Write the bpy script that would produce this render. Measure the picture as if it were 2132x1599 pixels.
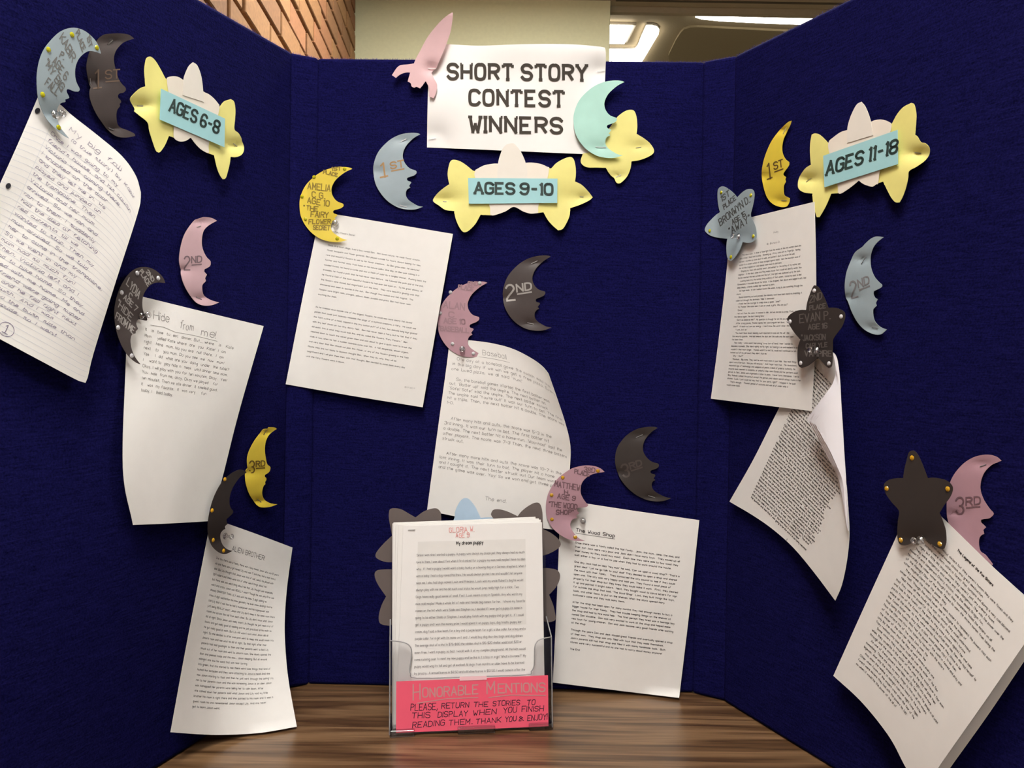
import bpy, bmesh, math, random
import numpy as np
from mathutils import Vector, Matrix

random.seed(7)
for o in list(bpy.data.objects):
    bpy.data.objects.remove(o)
SC = bpy.context.scene
COL = SC.collection

# ------------------------------------------------------------------ camera
FPX = 1750.0                       # focal length in pixels of a 2132 px wide frame
PITCH = math.atan(70.0 / FPX)
ROLL = 0.016
TZ = 0.74                          # table top height
HC = TZ + 0.529
EYE = np.array([0.0, 0.0, HC])
Fv = np.array([0.0, math.cos(PITCH), -math.sin(PITCH)])
R0 = np.array([1.0, 0.0, 0.0])
U0 = np.array([0.0, math.sin(PITCH), math.cos(PITCH)])
Rv = R0 + ROLL * U0; Rv /= np.linalg.norm(Rv)
Uv = U0 - ROLL * R0; Uv /= np.linalg.norm(Uv)
cam_d = bpy.data.cameras.new('camera')
cam_d.sensor_width = 36.0
cam_d.lens = 36.0 * FPX / 2132.0
cam_d.clip_start = 0.02
cam = bpy.data.objects.new('camera', cam_d)
COL.objects.link(cam)
cam.matrix_world = Matrix(((Rv[0], Uv[0], -Fv[0], 0), (Rv[1], Uv[1], -Fv[1], 0), (Rv[2], Uv[2], -Fv[2], HC), (0, 0, 0, 1)))
SC.camera = cam

# ------------------------------------------------------------------ world, exposure
W = bpy.data.worlds.new('world'); SC.world = W; W.use_nodes = True
W.node_tree.nodes['Background'].inputs[0].default_value = (1.0, 0.93, 0.86, 1)
W.node_tree.nodes['Background'].inputs[1].default_value = 0.30
SC.view_settings.view_transform = 'Standard'
SC.view_settings.look = 'None'
SC.view_settings.gamma = 1.0
SC.view_settings.use_curve_mapping = False
SC.view_settings.exposure = 0.0

LIGHT_MAIN = 27.0     # ceiling troffers on the photographer's side
LIGHT_HALL = 10.0      # fixtures of the hall behind
LOWC = HC + 1.96      # low ceiling
HIC = HC + 3.0        # ceiling of the hall behind

# ------------------------------------------------------------------ helpers
def rays(px, py):
    px = np.asarray(px, float); py = np.asarray(py, float)
    u = px - 1066.0; v = py - 799.5
    d = Fv[None, :] * FPX + u.reshape(-1, 1) * Rv[None, :] - v.reshape(-1, 1) * Uv[None, :]
    return d

BOARD = []          # faces of the display board: nothing pinned to one may pass through another
class Plane:
    def __init__(self, p, n):
        self.p = np.array(p, float); self.n = np.array(n, float); self.n /= np.linalg.norm(self.n)
        if np.dot(self.n, EYE - self.p) < 0: self.n = -self.n
    def at(self, px, py, off=0.0):
        d = rays(px, py)
        off = np.asarray(off, float).reshape(-1) if np.ndim(off) else off
        t = (np.dot(self.p - EYE, self.n) + off) / (d @ self.n)
        if self in BOARD:
            for q in BOARD:
                tq = (np.dot(q.p - EYE, q.n) + np.minimum(off, .0020)) / (d @ q.n)
                t = np.where(tq > 0, np.minimum(t, tq), t)
        return EYE[None, :] + d * np.reshape(t, (-1, 1))
    def one(self, px, py, off=0.0):
        return self.at([px], [py], off)[0]

TABLE = Plane((0, 0, TZ), (0, 0, 1))
def horiz(px, py, z):
    return Plane((0, 0, z), (0, 0, 1)).one(px, py)

def mat(name, color, rough=0.7, **k):
    m = bpy.data.materials.new(name); m.use_nodes = True
    b = m.node_tree.nodes['Principled BSDF']
    b.inputs['Base Color'].default_value = (*color, 1)
    b.inputs['Roughness'].default_value = rough
    for kk, vv in k.items():
        b.inputs[kk.replace('_', ' ')].default_value = vv
    return m
def nodes(m):
    return m.node_tree.nodes, m.node_tree.links, m.node_tree.nodes['Principled BSDF']
def card(name, color, rough=0.62, var=0.05, bump=0.06):
    m = mat(name, color, rough)
    n, l, b = nodes(m)
    tc = n.new('ShaderNodeTexCoord')
    nz = n.new('ShaderNodeTexNoise'); nz.inputs['Scale'].default_value = 60; nz.inputs['Detail'].default_value = 3
    l.new(tc.outputs['Object'], nz.inputs['Vector'])
    rp = n.new('ShaderNodeValToRGB')
    rp.color_ramp.elements[0].position = 0.3; rp.color_ramp.elements[1].position = 0.7
    rp.color_ramp.elements[0].color = (*[c * (1 - var) for c in color], 1)
    rp.color_ramp.elements[1].color = (*[min(1, c * (1 + var * .6)) for c in color], 1)
    l.new(nz.outputs['Fac'], rp.inputs['Fac']); l.new(rp.outputs['Color'], b.inputs['Base Color'])
    n2 = n.new('ShaderNodeTexNoise'); n2.inputs['Scale'].default_value = 900
    l.new(tc.outputs['Object'], n2.inputs['Vector'])
    bp = n.new('ShaderNodeBump'); bp.inputs['Strength'].default_value = bump; bp.inputs['Distance'].default_value = 0.0005
    l.new(n2.outputs['Fac'], bp.inputs['Height']); l.new(bp.outputs['Normal'], b.inputs['Normal'])
    return m
def emis(name, color, s):
    m = mat(name, (0.8, 0.8, 0.8))
    b = m.node_tree.nodes['Principled BSDF']
    b.inputs['Emission Color'].default_value = (*color, 1)
    b.inputs['Emission Strength'].default_value = s
    return m

def meshobj(name, verts, faces, m=None, parent=None, smooth=False):
    me = bpy.data.meshes.new(name)
    me.from_pydata([tuple(map(float, v)) for v in verts], [], [tuple(f) for f in faces])
    me.update()
    if smooth:
        me.polygons.foreach_set('use_smooth', [True] * len(me.polygons))
    o = bpy.data.objects.new(name, me); COL.objects.link(o)
    if m: me.materials.append(m)
    if parent: o.parent = parent
    return o
def bmobj(name, bm, m=None, parent=None, smooth=False):
    me = bpy.data.meshes.new(name); bm.normal_update(); bm.to_mesh(me); bm.free()
    if smooth: me.polygons.foreach_set('use_smooth', [True] * len(me.polygons))
    o = bpy.data.objects.new(name, me); COL.objects.link(o)
    if m: me.materials.append(m)
    if parent: o.parent = parent
    return o
def tag(o, label=None, cat=None, group=None, kind=None):
    if label: o['label'] = label
    if cat: o['category'] = cat
    if group: o['group'] = group
    if kind: o['kind'] = kind
    return o
def thing(name, label, cat, loc=(0, 0, 0), group=None):
    o = bpy.data.objects.new(name, None); COL.objects.link(o)
    o.empty_display_size = 0.02
    o.location = tuple(map(float, loc))
    return tag(o, label, cat, group)
def settle(root):
    """children were built in world coordinates: keep them there under a moved Empty"""
    bpy.context.view_layer.update()
    inv = root.matrix_world.inverted()
    for c in root.children:
        c.matrix_parent_inverse = inv
def box_bm(bm, x0, x1, y0, y1, z0, z1):
    vs = [bm.verts.new((x, y, z)) for x in (x0, x1) for y in (y0, y1) for z in (z0, z1)]
    for f in ((0, 1, 3, 2), (4, 6, 7, 5), (0, 4, 5, 1), (2, 3, 7, 6), (0, 2, 6, 4), (1, 5, 7, 3)):
        bm.faces.new([vs[i] for i in f])
    return vs
def prism(name, quad_front, back_vec, m, parent=None, bevel=0.0, seg=3):
    q = [np.array(p, float) for p in quad_front]; b = np.array(back_vec, float)
    n = len(q)
    verts = q + [p + b for p in q]
    faces = [list(range(n)), list(range(2 * n - 1, n - 1, -1))] + [[i, i + n, (i + 1) % n + n, (i + 1) % n] for i in range(n)]
    o = meshobj(name, verts, faces, m, parent)
    bm = bmesh.new(); bm.from_mesh(o.data); bmesh.ops.recalc_face_normals(bm, faces=bm.faces); bm.to_mesh(o.data); bm.free()
    if bevel:
        md = o.modifiers.new('b', 'BEVEL'); md.width = bevel; md.segments = seg; md.limit_method = 'ANGLE'
        o.data.polygons.foreach_set('use_smooth', [True] * len(o.data.polygons))
        md2 = o.modifiers.new('w', 'WEIGHTED_NORMAL')
    return o

def catmull(pts, closed=False, per=6):
    P = np.array(pts, float); n = len(P); out = []
    if n == 2 and not closed:
        return P
    rng = range(n) if closed else range(n - 1)
    for i in rng:
        if closed:
            a, b, c, d = P[(i - 1) % n], P[i], P[(i + 1) % n], P[(i + 2) % n]
        else:
            b, c = P[i], P[i + 1]
            a = P[i - 1] if i > 0 else 2 * b - c
            d = P[i + 2] if i + 2 < n else 2 * c - b
        for k in range(per):
            t = k / per
            out.append(0.5 * (2 * b + (c - a) * t + (2 * a - 5 * b + 4 * c - d) * t * t + (3 * b - a - 3 * c + d) * t ** 3))
    if not closed: out.append(P[-1])
    return np.array(out)
def round_outline(pts, sharp_deg=55, per=4):
    """Catmull-Rom through the outline, but real corners stay corners"""
    P = np.array(pts, float); n = len(P)
    sharp = []
    for i in range(n):
        a = P[i] - P[i - 1]; b = P[(i + 1) % n] - P[i]
        ang = math.degrees(abs(math.atan2(a[0] * b[1] - a[1] * b[0], a @ b)))
        sharp.append(ang > sharp_deg)
    out = []
    for i in range(n):
        b, c = P[i], P[(i + 1) % n]
        a = P[i - 1] if not sharp[i] else 2 * b - c
        d = P[(i + 2) % n] if not sharp[(i + 1) % n] else 2 * c - b
        for k in range(per):
            t = k / per
            out.append(0.5 * (2 * b + (c - a) * t + (2 * a - 5 * b + 4 * c - d) * t * t + (3 * b - a - 3 * c + d) * t ** 3))
    return np.array(out)

def flip_to_eye(me):
    s = 0
    for p in me.polygons:
        c = np.array(p.center); s += float(np.dot(np.array(p.normal), EYE - c)) * p.area
    if s < 0: me.flip_normals()

def thick_obj(name, V, F, th, m, parent):
    """thin card or paper: smooth front and back, crisp flat rim"""
    V = np.array(V, float); 
    me = bpy.data.meshes.new('tmp'); me.from_pydata([tuple(v) for v in V], [], [tuple(f) for f in F]); me.update()
    flip_to_eye(me); me.update()
    F = [tuple(p.vertices) for p in me.polygons]
    N = np.zeros(len(V) * 3); me.vertices.foreach_get('normal', N); N = N.reshape(-1, 3)
    bpy.data.meshes.remove(me)
    B = V - N * th
    n = len(V)
    cnt = {}
    for f in F:
        for i in range(len(f)):
            a, b_ = f[i], f[(i + 1) % len(f)]
            k = (min(a, b_), max(a, b_))
            cnt.setdefault(k, []).append((a, b_))
    VV = [tuple(v) for v in V] + [tuple(v) for v in B]
    FF = list(F) + [tuple(i + n for i in reversed(f)) for f in F]
    ns = len(FF); k = 2 * n
    for e in cnt.values():
        if len(e) == 1:
            a, b_ = e[0]
            VV += [tuple(V[a]), tuple(V[b_]), tuple(B[b_]), tuple(B[a])]
            FF.append((k + 3, k + 2, k + 1, k)); FF[-1] = (k, k + 3, k + 2, k + 1); k += 4
    o = meshobj(name, VV, FF, m, parent)
    o.data.polygons.foreach_set('use_smooth', [i < ns for i in range(len(FF))])
    return o

def cutout(name, pts, plane, offf, m, parent=None, thick=0.0004, step=6, smooth_outline=True, holes=None):
    """flat card cut to an outline, standing off its panel by offf (metres) and bending with it"""
    P = round_outline(pts) if smooth_outline else np.array(pts, float)
    bm = bmesh.new()
    vs = [bm.verts.new((p[0], -p[1], 0)) for p in P]
    bm.faces.new(vs); bm.normal_update()
    bmesh.ops.triangulate(bm, faces=bm.faces[:], ngon_method='EAR_CLIP')
    mn = P.min(0); mx = P.max(0)
    x = mn[0] + step
    while x < mx[0]:
        bmesh.ops.bisect_plane(bm, geom=bm.verts[:] + bm.edges[:] + bm.faces[:], plane_co=(x, 0, 0), plane_no=(1, 0, 0), dist=1e-4); x += step
    y = mn[1] + step
    while y < mx[1]:
        bmesh.ops.bisect_plane(bm, geom=bm.verts[:] + bm.edges[:] + bm.faces[:], plane_co=(0, -y, 0), plane_no=(0, 1, 0), dist=1e-4); y += step
    bmesh.ops.remove_doubles(bm, verts=bm.verts[:], dist=0.02)
    xy = np.array([(v.co.x, -v.co.y) for v in bm.verts])
    w = plane.at(xy[:, 0], xy[:, 1], offf(xy[:, 0], xy[:, 1]))
    bm.verts.index_update()
    F = [tuple(v.index for v in f.verts) for f in bm.faces]; bm.free()
    return thick_obj(name, w, F, thick, m, parent)

def lift(base, pins=(), grad=(0, 0, 0, 0), wav=0.0, ph=0.0, floor=0.0006):
    """offset field: base metres, pressed to the board at pins (px,py,sigma), plus a linear curl (cx,cy,gx,gy)"""
    def f(px, py):
        px = np.asarray(px, float); py = np.asarray(py, float)
        v = base + (px - grad[0]) * grad[2] + (py - grad[1]) * grad[3]
        v = v + wav * np.sin(px / 19.0 + ph) * np.cos(py / 23.0 + ph * 1.7)
        for (a, b, s) in pins:
            v = v - (base - floor) * 0.93 * np.exp(-np.sqrt(((px - a) / 1.5) ** 2 + ((py - b) / .62) ** 2 + 1.5) / s * .62)
        return np.maximum(v, 0.0004)
    return f

class Coons:
    """sheet of paper: four pixel edges (px,py,off in metres), blended"""
    def __init__(self, plane, top, bottom, left, right, dim=(0.2159, 0.2794), wav=0.0012, seed=0, pins=()):
        self.pl = plane; self.dim = dim; self.wav = wav; self.seed = seed; self.pins = pins
        self.E = [catmull(e, False, 8) for e in (top, bottom, left, right)]
    def _e(self, i, t):
        E = self.E[i]
        L = np.r_[0, np.cumsum(np.linalg.norm(np.diff(E[:, :2], axis=0), axis=1))]; L /= L[-1]
        return np.stack([np.interp(t, L, E[:, k]) for k in range(3)], 1)
    def pix(self, u, v):
        u = np.asarray(u, float); v = np.asarray(v, float)
        T, B, Lf, Rt = self._e(0, u), self._e(1, u), self._e(2, v), self._e(3, v)
        c00, c10, c01, c11 = self.E[0][0], self.E[0][-1], self.E[1][0], self.E[1][-1]
        U = u[:, None]; V = v[:, None]
        return ((1 - V) * T + V * B + (1 - U) * Lf + U * Rt
                - ((1 - U) * (1 - V) * c00 + U * (1 - V) * c10 + (1 - U) * V * c01 + U * V * c11))
    def at(self, u, v, extra=0.0):
        u = np.asarray(u, float); v = np.asarray(v, float)
        q = self.pix(u, v)
        s = self.seed
        off = q[:, 2] + self.wav * (np.sin(u * 5.1 + s) * np.cos(v * 6.3 + s * 2.1) + 0.5 * np.sin(u * 11 + v * 7 + s * 3))
        for (a, b, sg, dp) in self.pins:
            off = off - dp * np.exp(-((q[:, 0] - a) ** 2 + (q[:, 1] - b) ** 2) / (sg * sg))
        off = np.maximum(off, 0.0005) + extra
        P = self.pl.at(q[:, 0], q[:, 1], off)
        low = P[:, 2] < TZ + .004
        if low.any():      # never sink into the table
            Q = TABLE.at(q[:, 0], q[:, 1], .004); P[low] = Q[low]
        return P
    def sheet(self, name, m, parent, nu=28, nv=36, thick=0.00025, extra=0.0):
        uu, vv = np.meshgrid(np.linspace(0, 1, nu + 1), np.linspace(0, 1, nv + 1))
        P = self.at(uu.ravel(), vv.ravel(), extra)
        F = [(j * (nu + 1) + i, j * (nu + 1) + i + 1, (j + 1) * (nu + 1) + i + 1, (j + 1) * (nu + 1) + i) for j in range(nv) for i in range(nu)]
        return thick_obj(name, P, F, thick, m, parent)

# ------------------------------------------------------------------ stroke font (x 0-5, y 3 baseline, 7 x-height, 9 caps; ~ marks a rounded stroke)
FONT = {
'A': '032943 1535', 'B': '0309 ~093948473606 ~063645443303', 'C': '~4839190804133344', 'D': '0309 ~092948442303', 'E': '49090343 0636', 'F': '490903 0636',
'G': '~4839190804133344 444626', 'H': '0309 4349 0646', 'I': '0309', 'J': '~3934231304', 'K': '0309 4905 1643', 'L': '090343', 'M': '0309254943', 'N': '03094349',
'O': '~29190804133344483929', 'P': '0309 ~093948473606', 'Q': '~29190804133344483929 2543', 'R': '0309 ~093948473606 2643', 'S': '~48391908071636454433130 4',
'T': '0949 2923', 'U': '~090413334449', 'V': '092349', 'W': '0913263349', 'X': '0943 0349', 'Y': '092649 2623', 'Z': '09490343',
'a': '~362717060413233 4 3733', 'b': '0903 ~0617273634231304', 'c': '~3627170604132334', 'd': '~3627170604132334 3933', 'e': '0535 ~353627170604132334', 'f': '~39291813 0727',
'g': '~3627170604132334 ~3731201001', 'h': '0903 ~0617273633', 'i': '0703 0908', 'j': '~171100 1918', 'k': '0903 3705 1533', 'l': '0903',
'm': '0703 ~06172623 ~26374643', 'n': '0703 ~0617273633', 'o': '~1706041323343627 17', 'p': '0700 ~0617273634231304', 'q': '~3627170604132334 3730', 'r': '0703 ~061727',
's': '~3627170616253423 1304', 't': '~19141323 0727', 'u': '~0704132334 3733', 'v': '071337', 'w': '0713263347', 'x': '0733 0337', 'y': '0723 3710', 'z': '07370333',
'0': '~29190804133344483929', '1': '081913', '2': '~08193948470403 0343', '3': '~08193948473626 ~26364544331304', '4': '33390545', '5': '490906 ~0636454433130 4',
'6': '~48391907041333444536160 5', '7': '094913', '8': '~2616070819394847362616 ~26160504133344453626', '9': '~04133345483919080716364 7',
'.': '0313', ',': '1402', '!': '0905 0403', '?': '~08193948472625 2423', "'": '0908', '"': '0908 1918', '-': '0636', '(': '~19070513', ')': '~09171503', '&': '4308193716040323 44', '$': '~48391908071636454433130 4 2A22',
':': '0706 0403', ';': '0706 1402', '/': '0339',
}
GL = {}
def chaikin(P):
    P = np.array(P, float); Q = [P[0]]
    for i in range(len(P) - 1):
        Q.append(P[i] * .75 + P[i + 1] * .25); Q.append(P[i] * .25 + P[i + 1] * .75)
    Q.append(P[-1])
    return np.array(Q)
def glyph(c, sm=0):
    if (c, sm) in GL: return GL[(c, sm)]
    s = FONT.get(c, '')
    # digits may be broken by stray blanks inside a stroke: re-join odd pieces
    toks = s.split(' '); parts = []
    for t in toks:
        if parts and (len(parts[-1].lstrip('~')) % 2 == 1): parts[-1] += t
        else: parts.append(t)
    out = []; w = 0
    for t in parts:
        if not t: continue
        rd = t.startswith('~'); t = t.lstrip('~')
        P = [(int(t[i]), int(t[i + 1], 16) - 3) for i in range(0, len(t) - 1, 2)]
        w = max(w, max(p[0] for p in P))
        P = np.array(P, float)
        if rd:
            for _ in range(sm): P = chaikin(P)
        out.append(P)
    GL[(c, sm)] = (out, w)
    return GL[(c, sm)]
SLAB = {'S': [], 'H': [(0, 9, -1), (4, 9, 1)], 'R': [(0, 9, -1)], 'T': [(0, 9, 'd'), (4, 9, 'd'), (2, 3, 0)], 'Y': [(0, 9, 0), (4, 9, 0), (2, 3, 0)], 'N': [(0, 9, -1), (4, 9, 1)],
        'E': [(0, 9, -1)], 'W': [(0, 9, 0), (4, 9, 0)], 'I': [(0, 9, 0), (0, 3, 0)], 'A': [(0, 3, 0), (4, 3, 0)], '1': [(1, 3, 0)], 'P': [(0, 9, -1)]}
def layout(text, sm=0, gap=1.5, space=2.6, jit=0.0, slab=False, join=False, rnd=None):
    """list of polylines in grid units (cap height 6) and the total width"""
    x = 0.0; out = []; last = None
    rnd = rnd or random
    for c in text:
        if c == ' ':
            x += space; last = None; continue
        g, w = glyph(c, sm)
        dx = rnd.uniform(-jit, jit); dy = rnd.uniform(-jit, jit) * 1.2; sc = 1 + rnd.uniform(-jit, jit) * .25; sh = rnd.uniform(-jit, jit) * .18
        for P in g:
            Q = P.copy() * sc
            Q[:, 0] += Q[:, 1] * sh + x + dx; Q[:, 1] += dy
            out.append(Q)
        if slab:
            for (sx, sy, k) in SLAB.get(c, []):
                sy -= 3
                if k == 'd': out.append(np.array([(x + sx, sy), (x + sx, sy - 1.15)]))
                elif k == 0: out.append(np.array([(x + sx - .8, sy), (x + sx + .8, sy)]))
                else: out.append(np.array([(x + sx, sy), (x + sx + k * .75, sy)]))
        if join and c.islower():
            if last is not None:
                out.append(np.array([(last, 0.0), ((last + x) / 2, -0.15), (x, 1.6)]))
            last = x + w
        else: last = None
        x += w + gap
    return out, max(x - gap, 0.1)

class Ink:
    """flat print or pen strokes laid on a surface: quads in surface coordinates"""
    def __init__(self): self.V = []; self.n = 0; self.F = []
    def poly(self, P, w, ends=False, dots=False):
        P = np.asarray(P, float)
        for i in range(len(P) - 1):
            a, b = P[i], P[i + 1]; d = b - a; L = math.hypot(*d)
            if L < 1e-9: continue
            d = d / L; nrm = np.array([-d[1], d[0]]) * w * .5
            e = d * (w * .45 if dots else w * .12)
            if i == 0 and not ends: a0 = a
            else: a0 = a - e
            b0 = b if (i == len(P) - 2 and not ends) else b + e
            self.V += [a0 + nrm, a0 - nrm, b0 - nrm, b0 + nrm]
            self.F.append((self.n, self.n + 1, self.n + 2, self.n + 3)); self.n += 4
        if dots:
            for p in P[1:-1]:
                k0 = self.n
                for j in range(8):
                    self.V.append(p + np.array([math.cos(j * math.pi / 4), math.sin(j * math.pi / 4)]) * w * .5)
                self.F.append(tuple(range(k0, k0 + 8))); self.n += 8
    def build(self, name, fn, m, parent, label=None):
        if not self.V: return None
        A = np.array(self.V)
        W3 = fn(A[:, 0], A[:, 1])
        # overlapping strokes lie a few microns apart, as layers of ink, so they never coincide
        fid = np.zeros(len(W3))
        for j_, f_ in enumerate(self.F): fid[list(f_)] = j_ % 9
        nrm = np.cross(W3[1] - W3[0], W3[3] - W3[0]) if len(W3) > 3 else np.array([0, -1.0, 0])
        nrm = nrm / (np.linalg.norm(nrm) + 1e-12)
        if np.dot(nrm, EYE - W3[0]) < 0: nrm = -nrm
        W3 = W3 + nrm[None, :] * (fid * 6e-6)[:, None]
        o = meshobj(name, W3, self.F, m, parent)
        flip_to_eye(o.data)
        o['kind'] = 'stuff'
        if label: o['label'] = label
        return o

def pix_text(ink, text, p0, p1, up, w, sm=1, jit=0.0, slab=False, dots=False, clip=None, gap=1.5, space=2.6, ends=False, rnd=None):
    """text from pixel p0 to p1 along the baseline, cap height vector up (pixels)"""
    polys, tw = layout(text, sm=sm, jit=jit, slab=slab, gap=gap, space=space, rnd=rnd)
    p0 = np.array(p0, float); p1 = np.array(p1, float); up = np.array(up, float)
    ex = (p1 - p0) / tw; ey = up / 6.0
    for P in polys:
        Q = p0[None, :] + P[:, :1] * ex[None, :] + P[:, 1:] * ey[None, :]
        if clip is not None and not all(clip(q) for q in Q): continue
        ink.poly(Q, w, dots=dots, ends=ends)

def surf_fn(plane, offf, extra=0.0003):
    return lambda x, y: plane.at(x, y, offf(x, y) + extra)

def in_poly(poly):
    P = np.array(poly, float)
    def f(q):
        x, y = q; c = False; j = len(P) - 1
        for i in range(len(P)):
            if (P[i][1] > y) != (P[j][1] > y) and x < (P[j][0] - P[i][0]) * (y - P[i][1]) / (P[j][1] - P[i][1]) + P[i][0]: c = not c
            j = i
        return c
    return f

# ------------------------------------------------------------------ materials
def fabric_mat():
    m = mat('blue_fabric', (.010, .0075, .085), 0.95)
    n, l, b = nodes(m)
    tc = n.new('ShaderNodeTexCoord')
    mp = n.new('ShaderNodeMapping'); mp.inputs['Scale'].default_value = (42, 42, 430)
    l.new(tc.outputs['Object'], mp.inputs['Vector'])
    n1 = n.new('ShaderNodeTexNoise'); n1.inputs['Scale'].default_value = 1.0; n1.inputs['Detail'].default_value = 3; n1.inputs['Roughness'].default_value = .7
    l.new(mp.outputs['Vector'], n1.inputs['Vector'])
    n2 = n.new('ShaderNodeTexNoise'); n2.inputs['Scale'].default_value = 420; n2.inputs['Detail'].default_value = 2
    l.new(tc.outputs['Object'], n2.inputs['Vector'])
    mx = n.new('ShaderNodeMix'); mx.data_type = 'FLOAT'; mx.inputs[0].default_value = .5
    l.new(n1.outputs['Fac'], mx.inputs[2]); l.new(n2.outputs['Fac'], mx.inputs[3])
    rp = n.new('ShaderNodeValToRGB')
    rp.color_ramp.elements[0].position = .33; rp.color_ramp.elements[1].position = .68
    rp.color_ramp.elements[0].color = (.0024, .0023, .024, 1); rp.color_ramp.elements[1].color = (.0105, .0098, .084, 1)
    l.new(mx.outputs[0], rp.inputs['Fac']); l.new(rp.outputs['Color'], b.inputs['Base Color'])
    bp = n.new('ShaderNodeBump'); bp.inputs['Strength'].default_value = .7; bp.inputs['Distance'].default_value = .0015
    l.new(mx.outputs[0], bp.inputs['Height']); l.new(bp.outputs['Normal'], b.inputs['Normal'])
    b.inputs['Sheen Weight'].default_value = .0
    b.inputs['Sheen Tint'].default_value = (.25, .2, 1, 1)
    b.inputs['Specular IOR Level'].default_value = .03
    return m
FAB = fabric_mat()
PAPER = card('white_paper', (.83, .82, .79), .75, .015, .03)
PAPERW = card('bright_paper', (.88, .87, .85), .55, .01, .02)
PAPERB = card('paper_back_bluish_light', (.80, .79, .83), .75, .015, .03)  # bluish light on the folded page backs is put into the colour
YELLOW = card('pale_yellow_card', (.85, .79, .26), .6, .03)
GOLD = card('golden_card', (.78, .60, .055), .55, .04)
CREAM = card('cream_card', (.84, .78, .68), .65, .02)
CREAM2 = card('cream_card_grey', (.80, .765, .69), .65, .02)
LBLUE = card('light_blue_card', (.32, .40, .44), .5, .04)
TURQ = card('turquoise_card', (.41, .71, .62), .55, .03)
LABEL = card('label_blue', (.36, .66, .70), .7, .02)
DARK = card('charcoal_card', (.050, .036, .034), .5, .08)
BLACK = card('black_card', (.030, .022, .019), .6, .08)
PINK = card('dusty_pink_card', (.46, .27, .32), .6, .04)
RPINK = card('rose_card', (.70, .46, .48), .6, .03)
HOT = card('hot_pink_card', (.92, .11, .19), .6, .02)
GREY = card('grey_card', (.125, .098, .09), .6, .05)
PBLUE = card('pale_blue_card', (.40, .54, .68), .6, .04)
INKB = mat('black_ink', (.035, .033, .032), .6)
INKT = mat('title_ink', (.038, .029, .02), .75)
INKG = mat('label_ink', (.02, .045, .04), .6)
INKP = mat('printed_grey', (.09, .088, .085), .7)
INKQ = mat('faint_print', (.26, .25, .25), .7)
PENC = mat('pencil', (.23, .22, .21), .6)
PEN = mat('violet_pen', (.13, .10, .22), .6)
REDP = mat('red_pen', (.75, .22, .20), .6)
BRWN = mat('brown_marker', (.40, .24, .10), .6)
GREYM = mat('grey_marker', (.17, .17, .16), .6)
SILV = mat('silver_marker', (.36, .34, .32), .4)
SILVD = mat('dim_silver_marker', (.115, .10, .092), .5)
GHOST = mat('rubbed_marker', (.062, .046, .042), .5)
OLIVE = mat('olive_marker', (.26, .18, .02), .6)
MAUVE = mat('mauve_marker', (.18, .10, .12), .6)
MAUVEF = mat('faded_mauve_marker', (.35, .215, .25), .6)
SILP = mat('silver_on_pink', (.62, .30, .30), .5)
NAVY = mat('dark_marker', (.05, .01, .03), .6)
STEEL = mat('staple_steel', (.6, .6, .6), .3, Metallic=1.0)
RULE = mat('ruled_line', (.55, .60, .68), .7)
HOLE = mat('punched_hole', (.012, .012, .02), .9)

def clear_mat(name, tint=(.93, .94, .96), gl=0.22):
    m = bpy.data.materials.new(name); m.use_nodes = True
    n, l = m.node_tree.nodes, m.node_tree.links
    n.clear()
    out = n.new('ShaderNodeOutputMaterial'); tr = n.new('ShaderNodeBsdfTransparent'); tr.inputs[0].default_value = (*tint, 1)
    g = n.new('ShaderNodeBsdfGlossy'); g.inputs['Roughness'].default_value = .08
    fr = n.new('ShaderNodeFresnel'); fr.inputs['IOR'].default_value = 1.45
    ml = n.new('ShaderNodeMath'); ml.operation = 'MULTIPLY_ADD'; ml.inputs[1].default_value = .55; ml.inputs[2].default_value = gl * .1
    l.new(fr.outputs[0], ml.inputs[0])
    mx = n.new('ShaderNodeMixShader')
    l.new(ml.outputs[0], mx.inputs[0]); l.new(tr.outputs[0], mx.inputs[1]); l.new(g.outputs[0], mx.inputs[2]); l.new(mx.outputs[0], out.inputs[0])
    return m
ACR = clear_mat('clear_acrylic', (.985, .985, .99), .05)
ACRD = clear_mat('clear_acrylic_edge', (.86, .87, .90), 1.8)
PIN = clear_mat('clear_pin_plastic', (.93, .93, .94), 2.6)
def gem_mat(name, c):
    return mat(name, c, .06, Transmission_Weight=.25, IOR=1.7)
GEMY = gem_mat('yellow_green_gem', (.62, .60, .02)); GEMA = gem_mat('amber_gem', (.72, .40, .02)); GEMC = gem_mat('clear_gem', (.75, .75, .78))

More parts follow.
